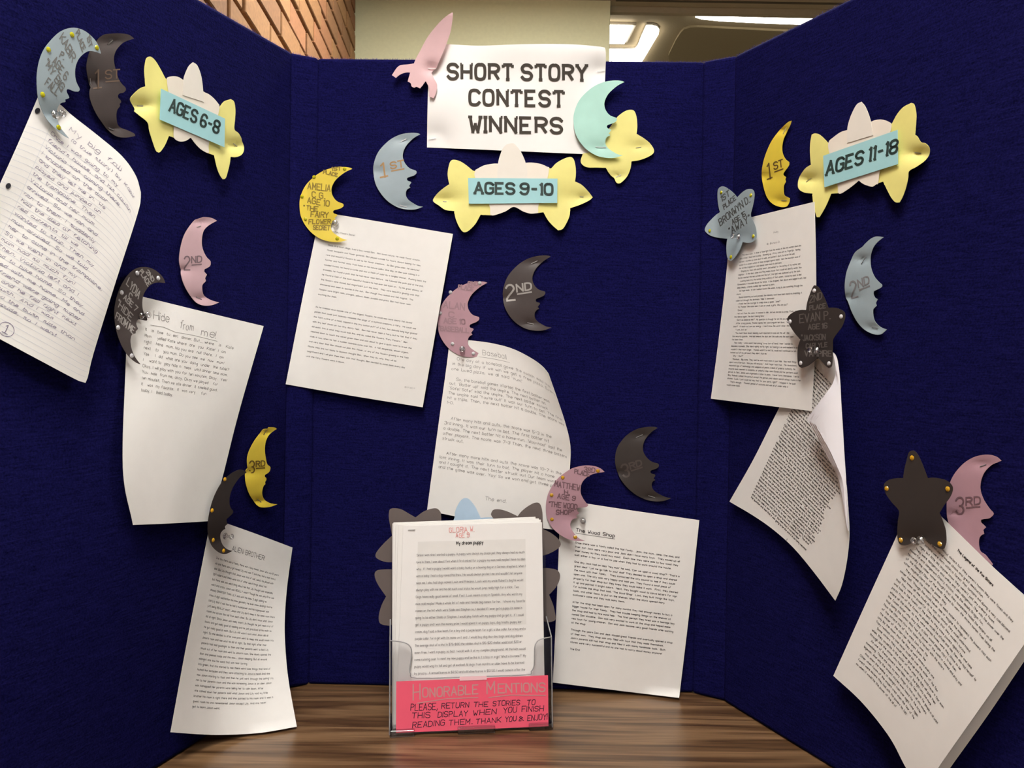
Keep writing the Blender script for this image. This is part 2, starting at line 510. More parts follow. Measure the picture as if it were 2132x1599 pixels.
# ------------------------------------------------------------------ room shell
def room():
    brick_x0 = -0.62; k = -0.06
    # brick wall on the left, running away from the camera
    mortar = card('mortar', (.075, .05, .03), .95, .25, .4)
    dirv = np.array([k, 1.0, 0]); dirv /= np.linalg.norm(dirv)
    nrm = np.array([dirv[1], -dirv[0], 0])
    base = np.array([brick_x0, 0, 0])
    yend = 4.77; L0, L1 = -2.5, yend / dirv[1]
    wl = thing('wall_left', None, None); wl['kind'] = 'structure'
    q = [base + dirv * L0, base + dirv * L1, base + dirv * L1 + np.array([0, 0, LOWC]), base + dirv * L0 + np.array([0, 0, LOWC])]
    prism('mortar_bed', [p - nrm * 0.018 for p in q], -nrm * 0.15, mortar, wl)
    bmats = []
    for i, c in enumerate([(.215, .102, .037), (.245, .120, .045), (.18, .082, .032), (.225, .094, .039)]):
        m = card('brick_%s' % 'abcd'[i], c, .9, .18, .8)
        bmats.append(m)
    ch = 0.104; bl = 0.315; jt = 0.019
    def brick_mesh(L, m):
        rr = random.Random(int(L * 1e5) + id(m) % 7)
        bm = bmesh.new()
        box_bm(bm, 0, L - jt, -0.045, 0.0, 0, ch - jt)
        bmesh.ops.recalc_face_normals(bm, faces=bm.faces[:])
        bmesh.ops.bevel(bm, geom=bm.edges[:], offset=.003, segments=1, affect='EDGES')
        me = bpy.data.meshes.new('brick'); bm.to_mesh(me); bm.free(); me.materials.append(m)
        return me
    meshes = [brick_mesh(bl, m) for m in bmats]
    R = np.array([[dirv[0], nrm[0], 0], [dirv[1], nrm[1], 0], [0, 0, 1]])
    rr = random.Random(3)
    zlo = HC + 0.60
    z0 = HC + 1.727 * .62 - ch * 6 - .046   # course line as in the photograph
    row = 0; z = z0
    while z < LOWC - 0.02:
        s = 1.6 + (0.5 * bl if row % 2 else 0.0)
        while s < L1 - 0.02:
            o = bpy.data.objects.new('brick', meshes[rr.randrange(4)])
            COL.objects.link(o); o.parent = wl
            pos = base + dirv * s + nrm * rr.uniform(-.002, .005) + np.array([0, 0, z + jt * .5])
            M = Matrix(((R[0, 0], R[0, 1], 0, pos[0]), (R[1, 0], R[1, 1], 0, pos[1]), (0, 0, 1, pos[2]), (0, 0, 0, 1)))
            o.matrix_world = M @ Matrix.Rotation(rr.uniform(-.006, .006), 4, 'Z')
            rem = L1 - s
            if rem < bl: o.scale[0] *= rem / bl
            s += bl
        z += ch; row += 1
    # the rest of the wall, seen only from elsewhere: same bricks joined into one part
    V = []; F = []; slots = []
    z = z0 - ch * math.floor((z0 - .02) / ch); row = int(round((z - z0) / ch))
    while z < LOWC - 0.02:
        s = -2.4 + (0.5 * bl if row % 2 else 0.0) + ((1.6 + 2.4) % bl)
        while s < L1 - 0.02:
            if row < 0 or s < 1.6 - .01:
                w_ = min(bl, L1 - s) - jt
                if row >= 0: w_ = min(w_, 1.6 + (0.5 * bl if row % 2 else 0.0) - s - jt)
                if w_ > .03:
                    k0 = len(V); pr = rr.uniform(-.002, .005)
                    for (a, b_, c_) in ((0, -.045, 0), (w_, -.045, 0), (w_, 0, 0), (0, 0, 0), (0, -.045, ch - jt), (w_, -.045, ch - jt), (w_, 0, ch - jt), (0, 0, ch - jt)):
                        V.append(base + dirv * (s + a) + nrm * (b_ + pr) + np.array([0, 0, z + jt * .5 + c_]))
                    for f_ in ((3, 2, 6, 7), (7, 6, 5, 4), (0, 1, 2, 3), (1, 5, 6, 2), (4, 0, 3, 7)): F.append(tuple(k0 + i for i in f_)); slots.append(rr.randrange(4))
            s += bl
        z += ch; row += 1
    o = meshobj('brickwork', V, F, bmats[0], wl); o['kind'] = 'stuff'
    for m_ in bmats[1:]: o.data.materials.append(m_)
    o.data.polygons.foreach_set('material_index', [slots[i - i % 5] for i in range(len(slots))])
    # beige wall facing the camera, ends in a free corner
    wallm = card('beige_paint', (.70, .70, .47), .8, .03, .15)
    xr = Plane((0, yend, 0), (0, 1, 0)).one(1270, 60)[0]
    xl = (base + dirv * L1)[0] - 0.02
    wb = prism('wall_back', [(xl, yend, 0), (xr, yend, 0), (xr, yend, LOWC), (xl, yend, LOWC)], (0, .16, 0), wallm, None, .004)
    tag(wb, kind='structure')
    ceilm = card('ceiling_paint', (.36, .31, .22), .85, .03, .3)
    yc = 1.96 * FPX / 705.0
    c = prism('ceiling', [(-3.0, -3.2, LOWC), (7.6, -3.2, LOWC), (7.6, yc + .02, LOWC), (-3.0, yc + .02, LOWC)], (0, 0, .12), ceilm, None)
    tag(c, kind='structure')
    # shadow joint trim under the ceiling edge
    t = bmesh.new(); box_bm(t, xr + .03, 7.5, yc - .11, yc - .095, LOWC - .006, LOWC + .002)
    tag(bmobj('trim_1', t, mat('dark_joint', (.08, .065, .04), .8)), kind='structure')
    t = bmesh.new(); box_bm(t, xr + .005, 7.5, yc - .02, yc + .02, LOWC - .035, LOWC + .0)
    tag(bmobj('trim_2', t, ceilm), kind='structure')
    # hall behind: higher ceiling with coffer
    hallm = card('hall_ceiling_paint', (.50, .41, .26), .85, .04, .3)
    def H(px, py): return horiz(px, py, HIC)
    A = H(1200, 8)
    hc = prism('ceiling', [(-1.5, yc, HIC), (10.5, yc, HIC), (10.5, 12.5, HIC), (-1.5, 12.5, HIC)], (0, 0, .12), hallm, None)
    tag(hc, kind='structure')
    fl = prism('floor', [(-3, -3.2, 0), (10.5, -3.2, 0), (10.5, 12.5, 0), (-3, 12.5, 0)], (0, 0, -.1), card('floor_tile', (.30, .25, .18), .4, .1, .1), None)
    tag(fl, kind='structure')
    wf = prism('wall_far', [(-1.5, 12.5, 0), (10.5, 12.5, 0), (10.5, 12.5, HIC), (-1.5, 12.5, HIC)], (0, .15, 0), wallm, None)
    tag(wf, kind='structure')
    # dropped coffer with a rounded corner
    cof = [(1395, 140), (1392, 112), (1398, 98), (1408, 78), (1417, 64), (1424, 57), (1436, 53), (1452, 52), (1700, 64), (1900, 72), (1900, 160)]
    cp = [H(*p) - np.array([0, 0, .02]) for p in cof]
    o = prism('ceiling_coffer', cp, (0, 0, .02), card('coffer_paint', (.42, .34, .20), .85, .04, .3), None, 0)
    tag(o, kind='structure')
    EM = emis('hall_lamp_glow', (1, .95, .86), LIGHT_HALL)
    EM2 = emis('hall_trough_glow', (1, .93, .80), LIGHT_HALL * .8)
    frm = card('lamp_frame', (.75, .70, .60), .5, .02)
    # square troffer
    f = thing('ceiling_light', 'square recessed ceiling light glowing beyond the end of the beige wall', 'light', H(1297, 62))
    q = [(1225, 44), (1325, 46), (1306, 83), (1195, 82)]
    prism('frame', [H(*p) - np.array([0, 0, .03]) for p in q], (0, 0, .03), frm, f, .004)
    q = [(1229, 43.5), (1318, 45.5), (1300, 81), (1201, 80)]
    prism('diffuser', [H(*p) - np.array([0, 0, .05]) for p in q], (0, 0, .02), EM, f, .004)
    settle(f)
    # L shaped lit trough
    f = thing('cove_light', 'bright angled light trough with a rounded end right of the square ceiling light', 'light', H(1330, 90))
    q = [(1346, 47), (1358, 47), (1368, 50), (1373, 56), (1372, 62), (1360, 82), (1346, 106), (1330, 132), (1318, 150), (1180, 150), (1200, 100), (1240, 97), (1300, 98), (1322, 97), (1328, 90), (1334, 74)]
    prism('frame', [H(*p) - np.array([0, 0, .02]) for p in q], (0, 0, .02), frm, f)
    cq = np.mean([H(*p) for p in q], 0)
    prism('diffuser', [cq + (H(*p) - cq) * .985 - np.array([0, 0, .04]) for p in q], (0, 0, .02), EM2, f)
    settle(f)
    f = thing('linear_ceiling_light', 'long thin ceiling light slot above the right display panel', 'light', H(1600, 36))
    q = [(1446, 28), (1560, 31), (1700, 34), (1900, 39), (1900, 52), (1700, 44), (1600, 41), (1500, 36), (1460, 32)]
    prism('frame', [H(*p) - np.array([0, 0, .02]) for p in q], (0, 0, .02), frm, f)
    cq = np.mean([H(*p) for p in q], 0)
    prism('diffuser', [cq + (H(*p) - cq) * .99 - np.array([0, 0, .035]) for p in q], (0, 0, .02), EM, f)
    settle(f)
    EMW = emis('added_wall_fill_glow', (1, .96, .88), LIGHT_MAIN * 1.8)  # for an unseen lamp added to brighten the brick and beige walls
    # troffers above the display and the photographer, plus the added wall lamp
    EMM = emis('troffer_glow', (1, .96, .915), LIGHT_MAIN)
    spots = [(0.1, 3.0, .62, 1.2, 'added unseen ceiling light brightening the bricks and the beige wall'), (-0.12, 0.0, .62, 1.2, 'recessed ceiling troffer above the display table'), (-0.3, -2.0, .62, 1.2, 'recessed ceiling troffer behind the photographer'), (2.6, 0.9, .62, 1.2, 'recessed ceiling troffer to the right of the display table')]
    for (x, y, dx, dy, lab) in spots:
        f = thing('ceiling_light', lab, 'light', (x, y, LOWC))
        b = bmesh.new(); box_bm(b, x - dx / 2 - .03, x + dx / 2 + .03, y - dy / 2 - .03, y + dy / 2 + .03, LOWC - .02, LOWC - .0)
        bmobj('frame', b, frm, f)
        b = bmesh.new(); box_bm(b, x - dx / 2, x + dx / 2, y - dy / 2, y + dy / 2, LOWC - .03, LOWC - .018)
        bmobj('diffuser', b, EMW if 'beige' in lab else EMM, f)
        settle(f)
room()

# ------------------------------------------------------------------ table
def wood_mat():
    m = mat('wood_laminate', (.2, .11, .05), .28)
    n, l, b = nodes(m)
    tc = n.new('ShaderNodeTexCoord')
    mp = n.new('ShaderNodeMapping'); mp.inputs['Scale'].default_value = (1.0, 15, 1)
    l.new(tc.outputs['Object'], mp.inputs['Vector'])
    nz = n.new('ShaderNodeTexNoise'); nz.inputs['Scale'].default_value = 1.6; nz.inputs['Detail'].default_value = 3; nz.inputs['Distortion'].default_value = .35
    l.new(mp.outputs['Vector'], nz.inputs['Vector'])
    # contour lines of the low noise make cathedral grain
    ml = n.new('ShaderNodeMath'); ml.operation = 'MULTIPLY'; ml.inputs[1].default_value = 10
    l.new(nz.outputs['Fac'], ml.inputs[0])
    fr = n.new('ShaderNodeMath'); fr.operation = 'PINGPONG'; fr.inputs[1].default_value = 1.0
    l.new(ml.outputs[0], fr.inputs[0])
    mp2 = n.new('ShaderNodeMapping'); mp2.inputs['Scale'].default_value = (7, 300, 1)
    l.new(tc.outputs['Object'], mp2.inputs['Vector'])
    fi = n.new('ShaderNodeTexNoise'); fi.inputs['Scale'].default_value = 1; fi.inputs['Detail'].default_value = 4
    l.new(mp2.outputs['Vector'], fi.inputs['Vector'])
    mx = n.new('ShaderNodeMix'); mx.data_type = 'FLOAT'; mx.inputs[0].default_value = .56
    l.new(fr.outputs[0], mx.inputs[2]); l.new(fi.outputs['Fac'], mx.inputs[3])
    rp = n.new('ShaderNodeValToRGB')
    e = rp.color_ramp.elements
    e[0].position = .18; e[0].color = (.040, .018, .008, 1)
    e[1].position = .78; e[1].color = (.25, .145, .072, 1)
    k = e.new(.42); k.color = (.118, .062, .028, 1)
    l.new(mx.outputs[0], rp.inputs['Fac']); l.new(rp.outputs['Color'], b.inputs['Base Color'])
    return m
WOOD = wood_mat()
tb = thing('display_table', 'brown wood-grain laminate table the display stands on', 'table', (.15, 1.1, 0))
b = bmesh.new(); box_bm(b, -.60, 1.05, .30, 1.95, TZ - .03, TZ)
o = bmobj('tabletop', b, WOOD, tb)
md = o.modifiers.new('b', 'BEVEL'); md.width = .004; md.segments = 2
for (x, y) in ((-.54, .36), (.99, .36), (-.54, 1.89), (.99, 1.89)):
    b = bmesh.new(); bmesh.ops.create_cone(b, cap_ends=True, segments=16, radius1=.016, radius2=.02, depth=TZ - .03, matrix=Matrix.Translation((x, y, (TZ - .03) / 2)))
    bmobj('leg', b, mat('table_leg_metal', (.05, .045, .04), .4, Metallic=.8), tb, True)
settle(tb)

# ------------------------------------------------------------------ display board
BL = horiz(647, 1426, TZ); BR = horiz(1438, 1444, TZ)
ex = (BR - BL) / np.linalg.norm(BR - BL)
up = U0 - ex * np.dot(U0, ex)
CP = Plane(BL, np.cross(ex, up))
TL = CP.one(667, 120); TR = CP.one(1461, 127)
LB = horiz(590, 1437, TZ); LT = LB + (TL - BL)
RB = horiz(1504, 1460, TZ); RT = RB + (TR - BR)
def side(B, T, pb, pt):
    db = horiz(*pb, TZ) - B; dt = horiz(*pt, T[2]) - T
    db /= np.linalg.norm(db); dt /= np.linalg.norm(dt)
    d = db + dt; d[2] = 0; d /= np.linalg.norm(d)
    return d, Plane(B, np.cross(d, T - B))
dL, LP = side(LB, LT, (330, 1599), (421.6, 0))
dR, RP = side(RB, RT, (1720, 1599), (1769, 0))
print('dims centre', np.linalg.norm(BR - BL), TL[2] - TZ, TR[2] - TZ, 'LT', LT, 'LB', LB, 'dL', dL, 'dR', dR, 'strip', np.linalg.norm(LB - BL), np.linalg.norm(RB - BR))
board = thing('display_board', 'blue fabric tri-fold display board standing on the table', 'display board', ((BL + BR) / 2))
TH = 0.02
def panel(name, q, n, lab=None):
    nn = np.array([n[0], n[1], 0.0]); nn /= np.linalg.norm(nn)
    o = prism(name, q, -nn * TH, FAB, board, .007, 4)
    return o
e0 = 0.0007
XO = .007
panel('centre_panel', [BL - ex * XO, BR + ex * XO, TR + ex * XO, TL - ex * XO], CP.n)
nl = np.cross(LT - LB, BL - LB); nl /= np.linalg.norm(nl); nl = nl if np.dot(nl, EYE - LB) > 0 else -nl
sl = (LB - BL) / np.linalg.norm(LB - BL); sr = (RB - BR) / np.linalg.norm(RB - BR)
panel('hinge_strip', [LB + sl * XO, BL, TL, LT + sl * XO], nl)
nr = np.cross(RT - RB, BR - RB); nr /= np.linalg.norm(nr); nr = nr if np.dot(nr, EYE - RB) > 0 else -nr
panel('hinge_strip', [BR, RB + sr * XO, RT + sr * XO, TR], nr)
SL = 0.60
panel('side_panel', [LB + dL * SL, LB, LT, LT + dL * SL], LP.n)
panel('side_panel', [RB, RB + dR * SL, RT + dR * SL, RT], RP.n)
FUZZ = mat('fabric_fuzz_fibre', (.045, .035, .26), .9)
def fuzz(a, b_, nrm, num, seed):
    rn = random.Random(seed); V = []; F = []
    d = (b_ - a); L = np.linalg.norm(d); d = d / L
    for i in range(num):
        w = rn.random()
        p = a + d * L * rn.random() - nrm * (.001 + .016 * w)
        tip = p + np.array([rn.uniform(-.001, .001), rn.uniform(-.001, .001), rn.uniform(.0004, .0018)])
        s_ = d * rn.uniform(.0001, .0003)
        k = len(V); V += [p - s_ - np.array([0, 0, .001]), p + s_ - np.array([0, 0, .001]), tip]; F.append((k, k + 1, k + 2))
    o = meshobj('edge_fuzz', V, F, FUZZ, board); o['kind'] = 'stuff'
fuzz(TL, TR, CP.n, 2600, 1); fuzz(LT, TL, nl, 250, 2); fuzz(TR, RT, nr, 300, 3)
fuzz(LT + dL * SL, LT, LP.n, 2600, 4); fuzz(RT, RT + dR * SL, RP.n, 2600, 5)
settle(board)
BOARD += [CP, LP, RP, Plane(LB, nl), Plane(RB, nr)]

# ------------------------------------------------------------------ small hardware
def gem_mesh(m):
    bm = bmesh.new()
    rings = [(1.0, 0.0), (1.0, .15), (.72, .42), (.45, .6)]
    vs = []
    for k, (r, h) in enumerate(rings):
        vs.append([bm.verts.new((r * math.cos(2 * math.pi * (j + .5 * k) / 9), r * math.sin(2 * math.pi * (j + .5 * k) / 9), h)) for j in range(9)])
    for k in range(3):
        for j in range(9):
            a, b_, c, d = vs[k][j], vs[k][(j + 1) % 9], vs[k + 1][(j + 1) % 9], vs[k + 1][j]
            bm.faces.new((a, b_, d)); bm.faces.new((b_, c, d))
    bm.faces.new(vs[-1]); bm.faces.new(vs[0][::-1])
    me = bpy.data.meshes.new('rhinestone'); bm.to_mesh(me); bm.free(); me.materials.append(m)
    return me
GM = {id(m): gem_mesh(m) for m in (GEMY, GEMA, GEMC)}
def frame_on(plane, px, py, off):
    p = plane.one(px, py, off); n = plane.n
    x = np.cross((0, 0, 1.0), n); x /= np.linalg.norm(x); y = np.cross(n, x)
    return Matrix(((x[0], y[0], n[0], p[0]), (x[1], y[1], n[1], p[1]), (x[2], y[2], n[2], p[2]), (0, 0, 0, 1)))
def gems(plane, offf, pts, m, parent, r=.0029):
    for (px, py) in pts:
        o = bpy.data.objects.new('rhinestone', GM[id(m)]); COL.objects.link(o)
        o.parent = parent
        o.matrix_world = frame_on(plane, px, py, float(offf(np.array([px]), np.array([py]))[0]) + .0001) @ Matrix.Rotation(random.random() * 6, 4, 'Z') @ Matrix.Scale(r, 4)
def staple(plane, offf, a, b_, parent):
    A = plane.one(*a, float(offf(np.array([a[0]]), np.array([a[1]]))[0]) + .0006); B = plane.one(*b_, float(offf(np.array([b_[0]]), np.array([b_[1]]))[0]) + .0006)
    d = (B - A); L = np.linalg.norm(d); d /= L; n = plane.n; s = np.cross(n, d); r = .00045
    bm = bmesh.new()
    path = [A - n * .0016, A, B, B - n * .0016]
    rings = []
    for i, p in enumerate(path):
        w = [s * r, (n if i in (1, 2) else 0 * n) * r + (d * (r if i < 2 else -r)) * (0 if i in (1, 2) else 1)]
        rings.append([bm.verts.new(p + q) for q in (s * r + n * r * .6, -s * r + n * r * .6, -s * r - n * r * .6, s * r - n * r * .6)])
    for i in range(3):
        for j in range(4):
            bm.faces.new((rings[i][j], rings[i][(j + 1) % 4], rings[i + 1][(j + 1) % 4], rings[i + 1][j]))
    bm.faces.new(rings[0][::-1]); bm.faces.new(rings[-1])
    bmobj('staple', bm, STEEL, parent)

PIN_PROF = [(0.0, .0185), (.0043, .0185), (.0050, .0178), (.0050, .0166), (.0040, .0158), (.0026, .0140), (.0024, .0100), (.0030, .0070), (.0052, .0056), (.0058, .0048), (.0058, .0038), (.0050, .0034), (0.0, .0034)]
def pin_mesh():
    bm = bmesh.new(); N = 20; rings = []
    for (r, h) in PIN_PROF:
        if r == 0: rings.append([bm.verts.new((0, 0, h))])
        else: rings.append([bm.verts.new((r * math.cos(2 * math.pi * j / N), r * math.sin(2 * math.pi * j / N), h)) for j in range(N)])
    for k in range(len(rings) - 1):
        a, b_ = rings[k], rings[k + 1]
        for j in range(N):
            if len(a) == 1: bm.faces.new((a[0], b_[j], b_[(j + 1) % N]))
            elif len(b_) == 1: bm.faces.new((a[j], b_[0], a[(j + 1) % N]))
            else: bm.faces.new((a[j], b_[j], b_[(j + 1) % N], a[(j + 1) % N]))
    bmesh.ops.recalc_face_normals(bm, faces=bm.faces[:])
    me = bpy.data.meshes.new('pin_head'); bm.to_mesh(me); bm.free(); me.materials.append(PIN)
    me.polygons.foreach_set('use_smooth', [True] * len(me.polygons))
    bm = bmesh.new(); bmesh.ops.create_cone(bm, cap_ends=True, segments=8, radius1=.0002, radius2=.0006, depth=.008, matrix=Matrix.Translation((0, 0, .0005)))
    m2 = bpy.data.meshes.new('pin_needle'); bm.to_mesh(m2); bm.free(); m2.materials.append(STEEL)
    return me, m2
PMESH = pin_mesh()
def pushpin(plane, px, py, off, label, tilt=(0, 0)):
    M = frame_on(plane, px, py, off) @ Matrix.Rotation(tilt[0], 4, 'X') @ Matrix.Rotation(tilt[1], 4, 'Y')
    t = thing('push_pin', label, 'push pin')
    t.matrix_world = M @ Matrix.Scale(.8, 4)
    for nm, me in (('head', PMESH[0]), ('needle', PMESH[1])):
        o = bpy.data.objects.new(nm, me); COL.objects.link(o); o.parent = t
    return t

# ------------------------------------------------------------------ moon shape (profile with nose and lips), fitted by landmarks
MOON = [(968,165),(930,148),(850,138),(760,142),(650,160),(540,200),(430,265),(330,355),(245,455),(190,560),(155,680),(143,780),(155,900),(180,1020),(225,1120),(290,1220),(380,1320),(480,1395),(590,1450),(700,1478),(800,1486),(900,1475),(1015,1435),(930,1418),(850,1375),(770,1320),(725,1260),(715,1200),(725,1150),(755,1115),(795,1097),(768,1065),(810,1010),(800,993),(750,975),(733,950),(750,920),(850,885),(895,850),(902,820),(885,795),(800,765),(740,720),(690,650),(665,580),(663,510),(690,420),(740,340),(830,250),(900,200)]
LMK = {'T': (968, 165), 'B': (1015, 1435), 'L': (143, 780), 'N': (902, 820)}
def moon_pts(T, B, N, L=None):
    src = [LMK['T'], LMK['B'], LMK['N']]; dst = [T, B, N]
    if L: src.append(LMK['L']); dst.append(L)
    S = np.c_[np.array(src, float), np.ones(len(src))]; D = np.array(dst, float)
    A, *_ = np.linalg.lstsq(S, D, rcond=None)
    P = np.c_[np.array(MOON, float), np.ones(len(MOON))] @ A
    if L:
        # bend the residual out along the four landmarks
        res = D - S @ A
        src2 = np.array(src, float); M = np.array(MOON, float)
        w = np.exp(-((M[:, None, :] - src2[None]) ** 2).sum(2) / 350.0 ** 2)
        P = P + w @ res
    return [tuple(p) for p in P]
def Z(pts, sc, ox, oy):
    return [(ox + p[0] / sc, oy + p[1] / sc) for p in pts]

def badge(name, cat, label, pts, plane, offf, m, step=6):
    """moon or star: root Empty at its centre with card, writing, stones, staples under it"""
    c = np.mean(np.array(pts), 0)
    t = thing(name, label, cat, plane.one(c[0], c[1], 0.001))
    cutout('card', pts, plane, offf, m, t, step=step)
    return t

def place_mark(t, plane, offf, num, suf, p, h, m, w=1.6, rot=0.0, sx=1.0, rnd=random.Random(5), underline=True, base_one=True):
    """'1ST' style mark: big numeral, small raised suffix, underline"""
    w *= 1.75
    c, s = math.cos(rot), math.sin(rot)
    X = lambda x, y: (p[0] + (x * c + y * s) * sx, p[1] + x * s - y * c)
    ink = Ink()
    big = h * .55
    pix_text(ink, num, X(0, 0), X(big * .9 if num != '1' else big * .35, 0), tuple(np.array(X(0, h)) - X(0, 0)), w, sm=2, dots=True, ends=True)
    if num == '1' and base_one: ink.poly(np.array([X(-big * .3, 0), X(big * .75, big * .1)]), w, ends=True)
    x0 = big * 1.25; x1 = x0 + h * .95
    pix_text(ink, suf, X(x0, h * .52), X(x1, h * .58), tuple(np.array(X(0, h * .46)) - X(0, 0)), w * .85, sm=2, dots=True, ends=True)
    if underline: ink.poly(np.array([X(x0, h * .36), X(x1, h * .42)]), w * .85, ends=True)
    ink.build('writing', surf_fn(plane, offf), m, t)

def writing(t, plane, offf, lines, m, w=1.1, seed=1, jit=.22, name='writing', label=None):
    w *= 1.65
    ink = Ink(); rn = random.Random(seed)
    for (txt, p0, p1, up_) in lines:
        pix_text(ink, txt, p0, p1, up_, w, sm=1, jit=jit, dots=True, ends=True, rnd=rn)
    return ink.build(name, surf_fn(plane, offf), m, t, label)

# ================================================================== PAPERS
def page(name, label, cat, coons, m=PAPER, group=None, thick=.00025, nu=28, nv=36):
    c = coons.pix(np.array([.5]), np.array([.5]))[0]
    t = thing(name, label, cat, coons.pl.one(c[0], c[1], .0005), group)
    coons.sheet('sheet', m, t, nu, nv, thick)
    return t
def page_ink(t, coons, blocks, m, name='printed_text', wv=.32, sm=0, jit=0.0, join=False, seed=2, slant=0.0):
    """blocks: (lines, x_mm, y_mm, dy_mm, cap_mm, width_mm for the longest line)"""
    ink = Ink(); Wm, Hm = coons.dim[0] * 1000, coons.dim[1] * 1000; rn = random.Random(seed)
    for blk in blocks:
        lines, x0, y0, dy, cap, width = blk[:6]
        wv_ = blk[6] if len(blk) > 6 else wv
        L = [layout(s.strip(), sm=sm, jit=jit, join=join, gap=1.3 if not join else 1.6, space=3.3 if not join else 3.6, rnd=rn) for s in lines]
        mxw = max(l[1] for l in L) or 1
        k = width / mxw; ky = cap / 6.0
        for i, (polys, tw) in enumerate(L):
            ind = (len(lines[i]) - len(lines[i].lstrip())) * 1.9
            yb = y0 + i * dy
            for P in polys:
                Q = np.stack([x0 + ind + P[:, 0] * k + P[:, 1] * ky * slant, yb - P[:, 1] * ky], 1)
                if Q[:, 0].max() > Wm - 1 or Q[:, 1].max() > Hm - 1: continue
                ink.poly(Q, wv_)
    return ink.build(name, lambda x, y: coons.at(x / Wm, y / Hm, .0003), m, t)
def page_line(ink, x0, y0, x1, y1, w, n=14):
    t = np.linspace(0, 1, n)
    ink.poly(np.stack([x0 + (x1 - x0) * t, y0 + (y1 - y0) * t], 1), w)
def mmfn(c):
    return lambda x, y: c.at(x / (c.dim[0] * 1000), y / (c.dim[1] * 1000), .0003)

# ---- title sheet on the centre panel
TI = Coons(CP, [(893, 90, .004), (940, 92.5, .006), (1000, 95, .005), (1090, 92, .010), (1180, 92, .012), (1240, 96, .008), (1259, 99, .006)],
           [(889, 307, .003), (980, 310.5, .006), (1060, 314, .007), (1150, 318, .006), (1252, 322, .004)],
           [(893, 90, .004), (892, 160, .003), (890, 230, .004), (889, 307, .003)],
           [(1259, 99, .006), (1261.5, 112, .006), (1260, 160, .003), (1257, 230, .005), (1252, 322, .004)], dim=(.280, .163), wav=.0016, seed=1.3,
           pins=[(908, 290, 26, .0035), (1246, 148, 22, .004), (905, 140, 24, .003), (1215, 300, 20, .003)])
t = page('title_sign', 'large white sign reading short story contest winners at the top of the board', 'sign', TI, PAPERW, nu=60, nv=40)
ink = Ink()
for (txt, a, b_) in (('SHORT STORY', (933, 164), (1221, 167)), ('CONTEST', (978, 218), (1173, 221)), ('WINNERS', (979, 274), (1169, 277))):
    pix_text(ink, txt, a, b_, (0, -30.5), 6.1, sm=3, slab=True, dots=True, ends=False, gap=1.95, space=2.3)
def ti_fn(x, y):
    # nearest sheet offset, sampled on a fine grid of the sheet
    uu, vv = np.meshgrid(np.linspace(0, 1, 81), np.linspace(0, 1, 61)); uu = uu.ravel(); vv = vv.ravel()
    q = TI.pix(uu, vv); w = TI.at(uu, vv); off = (w - CP.p) @ CP.n
    from_idx = []
    for a, b_ in zip(x, y):
        d = (q[:, 0] - a) ** 2 + (q[:, 1] - b_) ** 2; i = np.argpartition(d, 4)[:4]; ww = 1 / (d[i] + .5)
        from_idx.append((off[i] * ww).sum() / ww.sum())
    return CP.at(x, y, np.array(from_idx) + .0007)
ink.build('lettering', ti_fn, INKT, t)
for a, b_ in (((893, 289), (907, 287)), ((1243, 149), (1259, 146))): staple(CP, lambda x, y: np.full(len(np.atleast_1d(x)), .0016), a, b_, t)
settle(t)

# ---- the fairy page
FA = Coons(CP, [(667, 441, .003), (805, 464, .006), (943, 487, .008)], [(595, 800, .010), (738, 825, .013), (880, 848, .014)],
           [(667, 441, .003), (630, 620, .008), (595, 800, .010)], [(943, 487, .008), (911, 668, .014), (880, 848, .014)], wav=.0008, seed=2, pins=[(701, 466, 16, .003)])
t = page('story_page', 'printed white page held by a clear pin below the golden yellow moon', 'paper', FA)
fairy1 = ['Once, in a small village, lived a boy named Ben.  Ben loved nature. He made flower crowns,', 'flower bouquets and flower garlands. Ben played outside for hours, always looking for new,',
 'rare and beautiful flowers to add to his flower creations.  As Ben grew older, he ventured', 'farther and farther away from home on his nature walks. One day, as Ben was walking in a',
 'wooded forest, he heard a rustle and saw a flash of color by a tangled thicket.  Pushing back the', 'brambles, he found a path that he had never seen before.  He followed the path and at the end,',
 'he found a field of the most beautiful flowers he had ever laid eyes on.  To his great dismay, all', 'the flowers were closed, but magnificent just the same.  They were beautiful glowing orbs that',
 'shimmered and seem to sparkle in the sun.  Ben though they looked and felt magical.  The', 'flowers were bright reds, oranges, yellows, blues, purples and pinks. Ben had never seen', 'anything like them.']
fairy2 = ['As he kneeled down beside one of the largest flowers, he could see more clearly the closed', 'petals that could just scarcely resemble the wings of a mythical creature, a fairy.  He could see',
 'the faint outline of a head, capped in the tiny cotton puff of a hat, two delicate long legs graced', 'with tiny leaf shoes on two tiny, dainty feet.  Ben had never seen a fairy, but he felt that if they',
 'did exist, this is what they would look like, and so, called the flowers, "Fairy Flowers."  Ben', 'reached down to touch the velvet green stem and was about to give a quick twist to break the',
 'stalk in two, when he felt a sudden sadness come over him.  It felt desperate, almost urgent,', 'and very clear that Ben should not pick this flower, or any of the flowers growing in the field.',
 'Maybe they are not ready to blossom thought Ben.  When they do, why, they will be', 'magnificent and I will pick them then. With that thought, Ben decided to come back every day', 'until the fairy flowers were in bloom.']
page_ink(t, FA, [(['The Fairy Flowers Secret'], 22, 29, 7, 2.3, 40), (fairy1, 23, 51, 7.95, 2.2, 164), (fairy2, 23, 151, 7.95, 2.2, 166), (['817307'], 183, 253, 5, 1.8, 16, .2)], INKP, wv=.31)
settle(t)

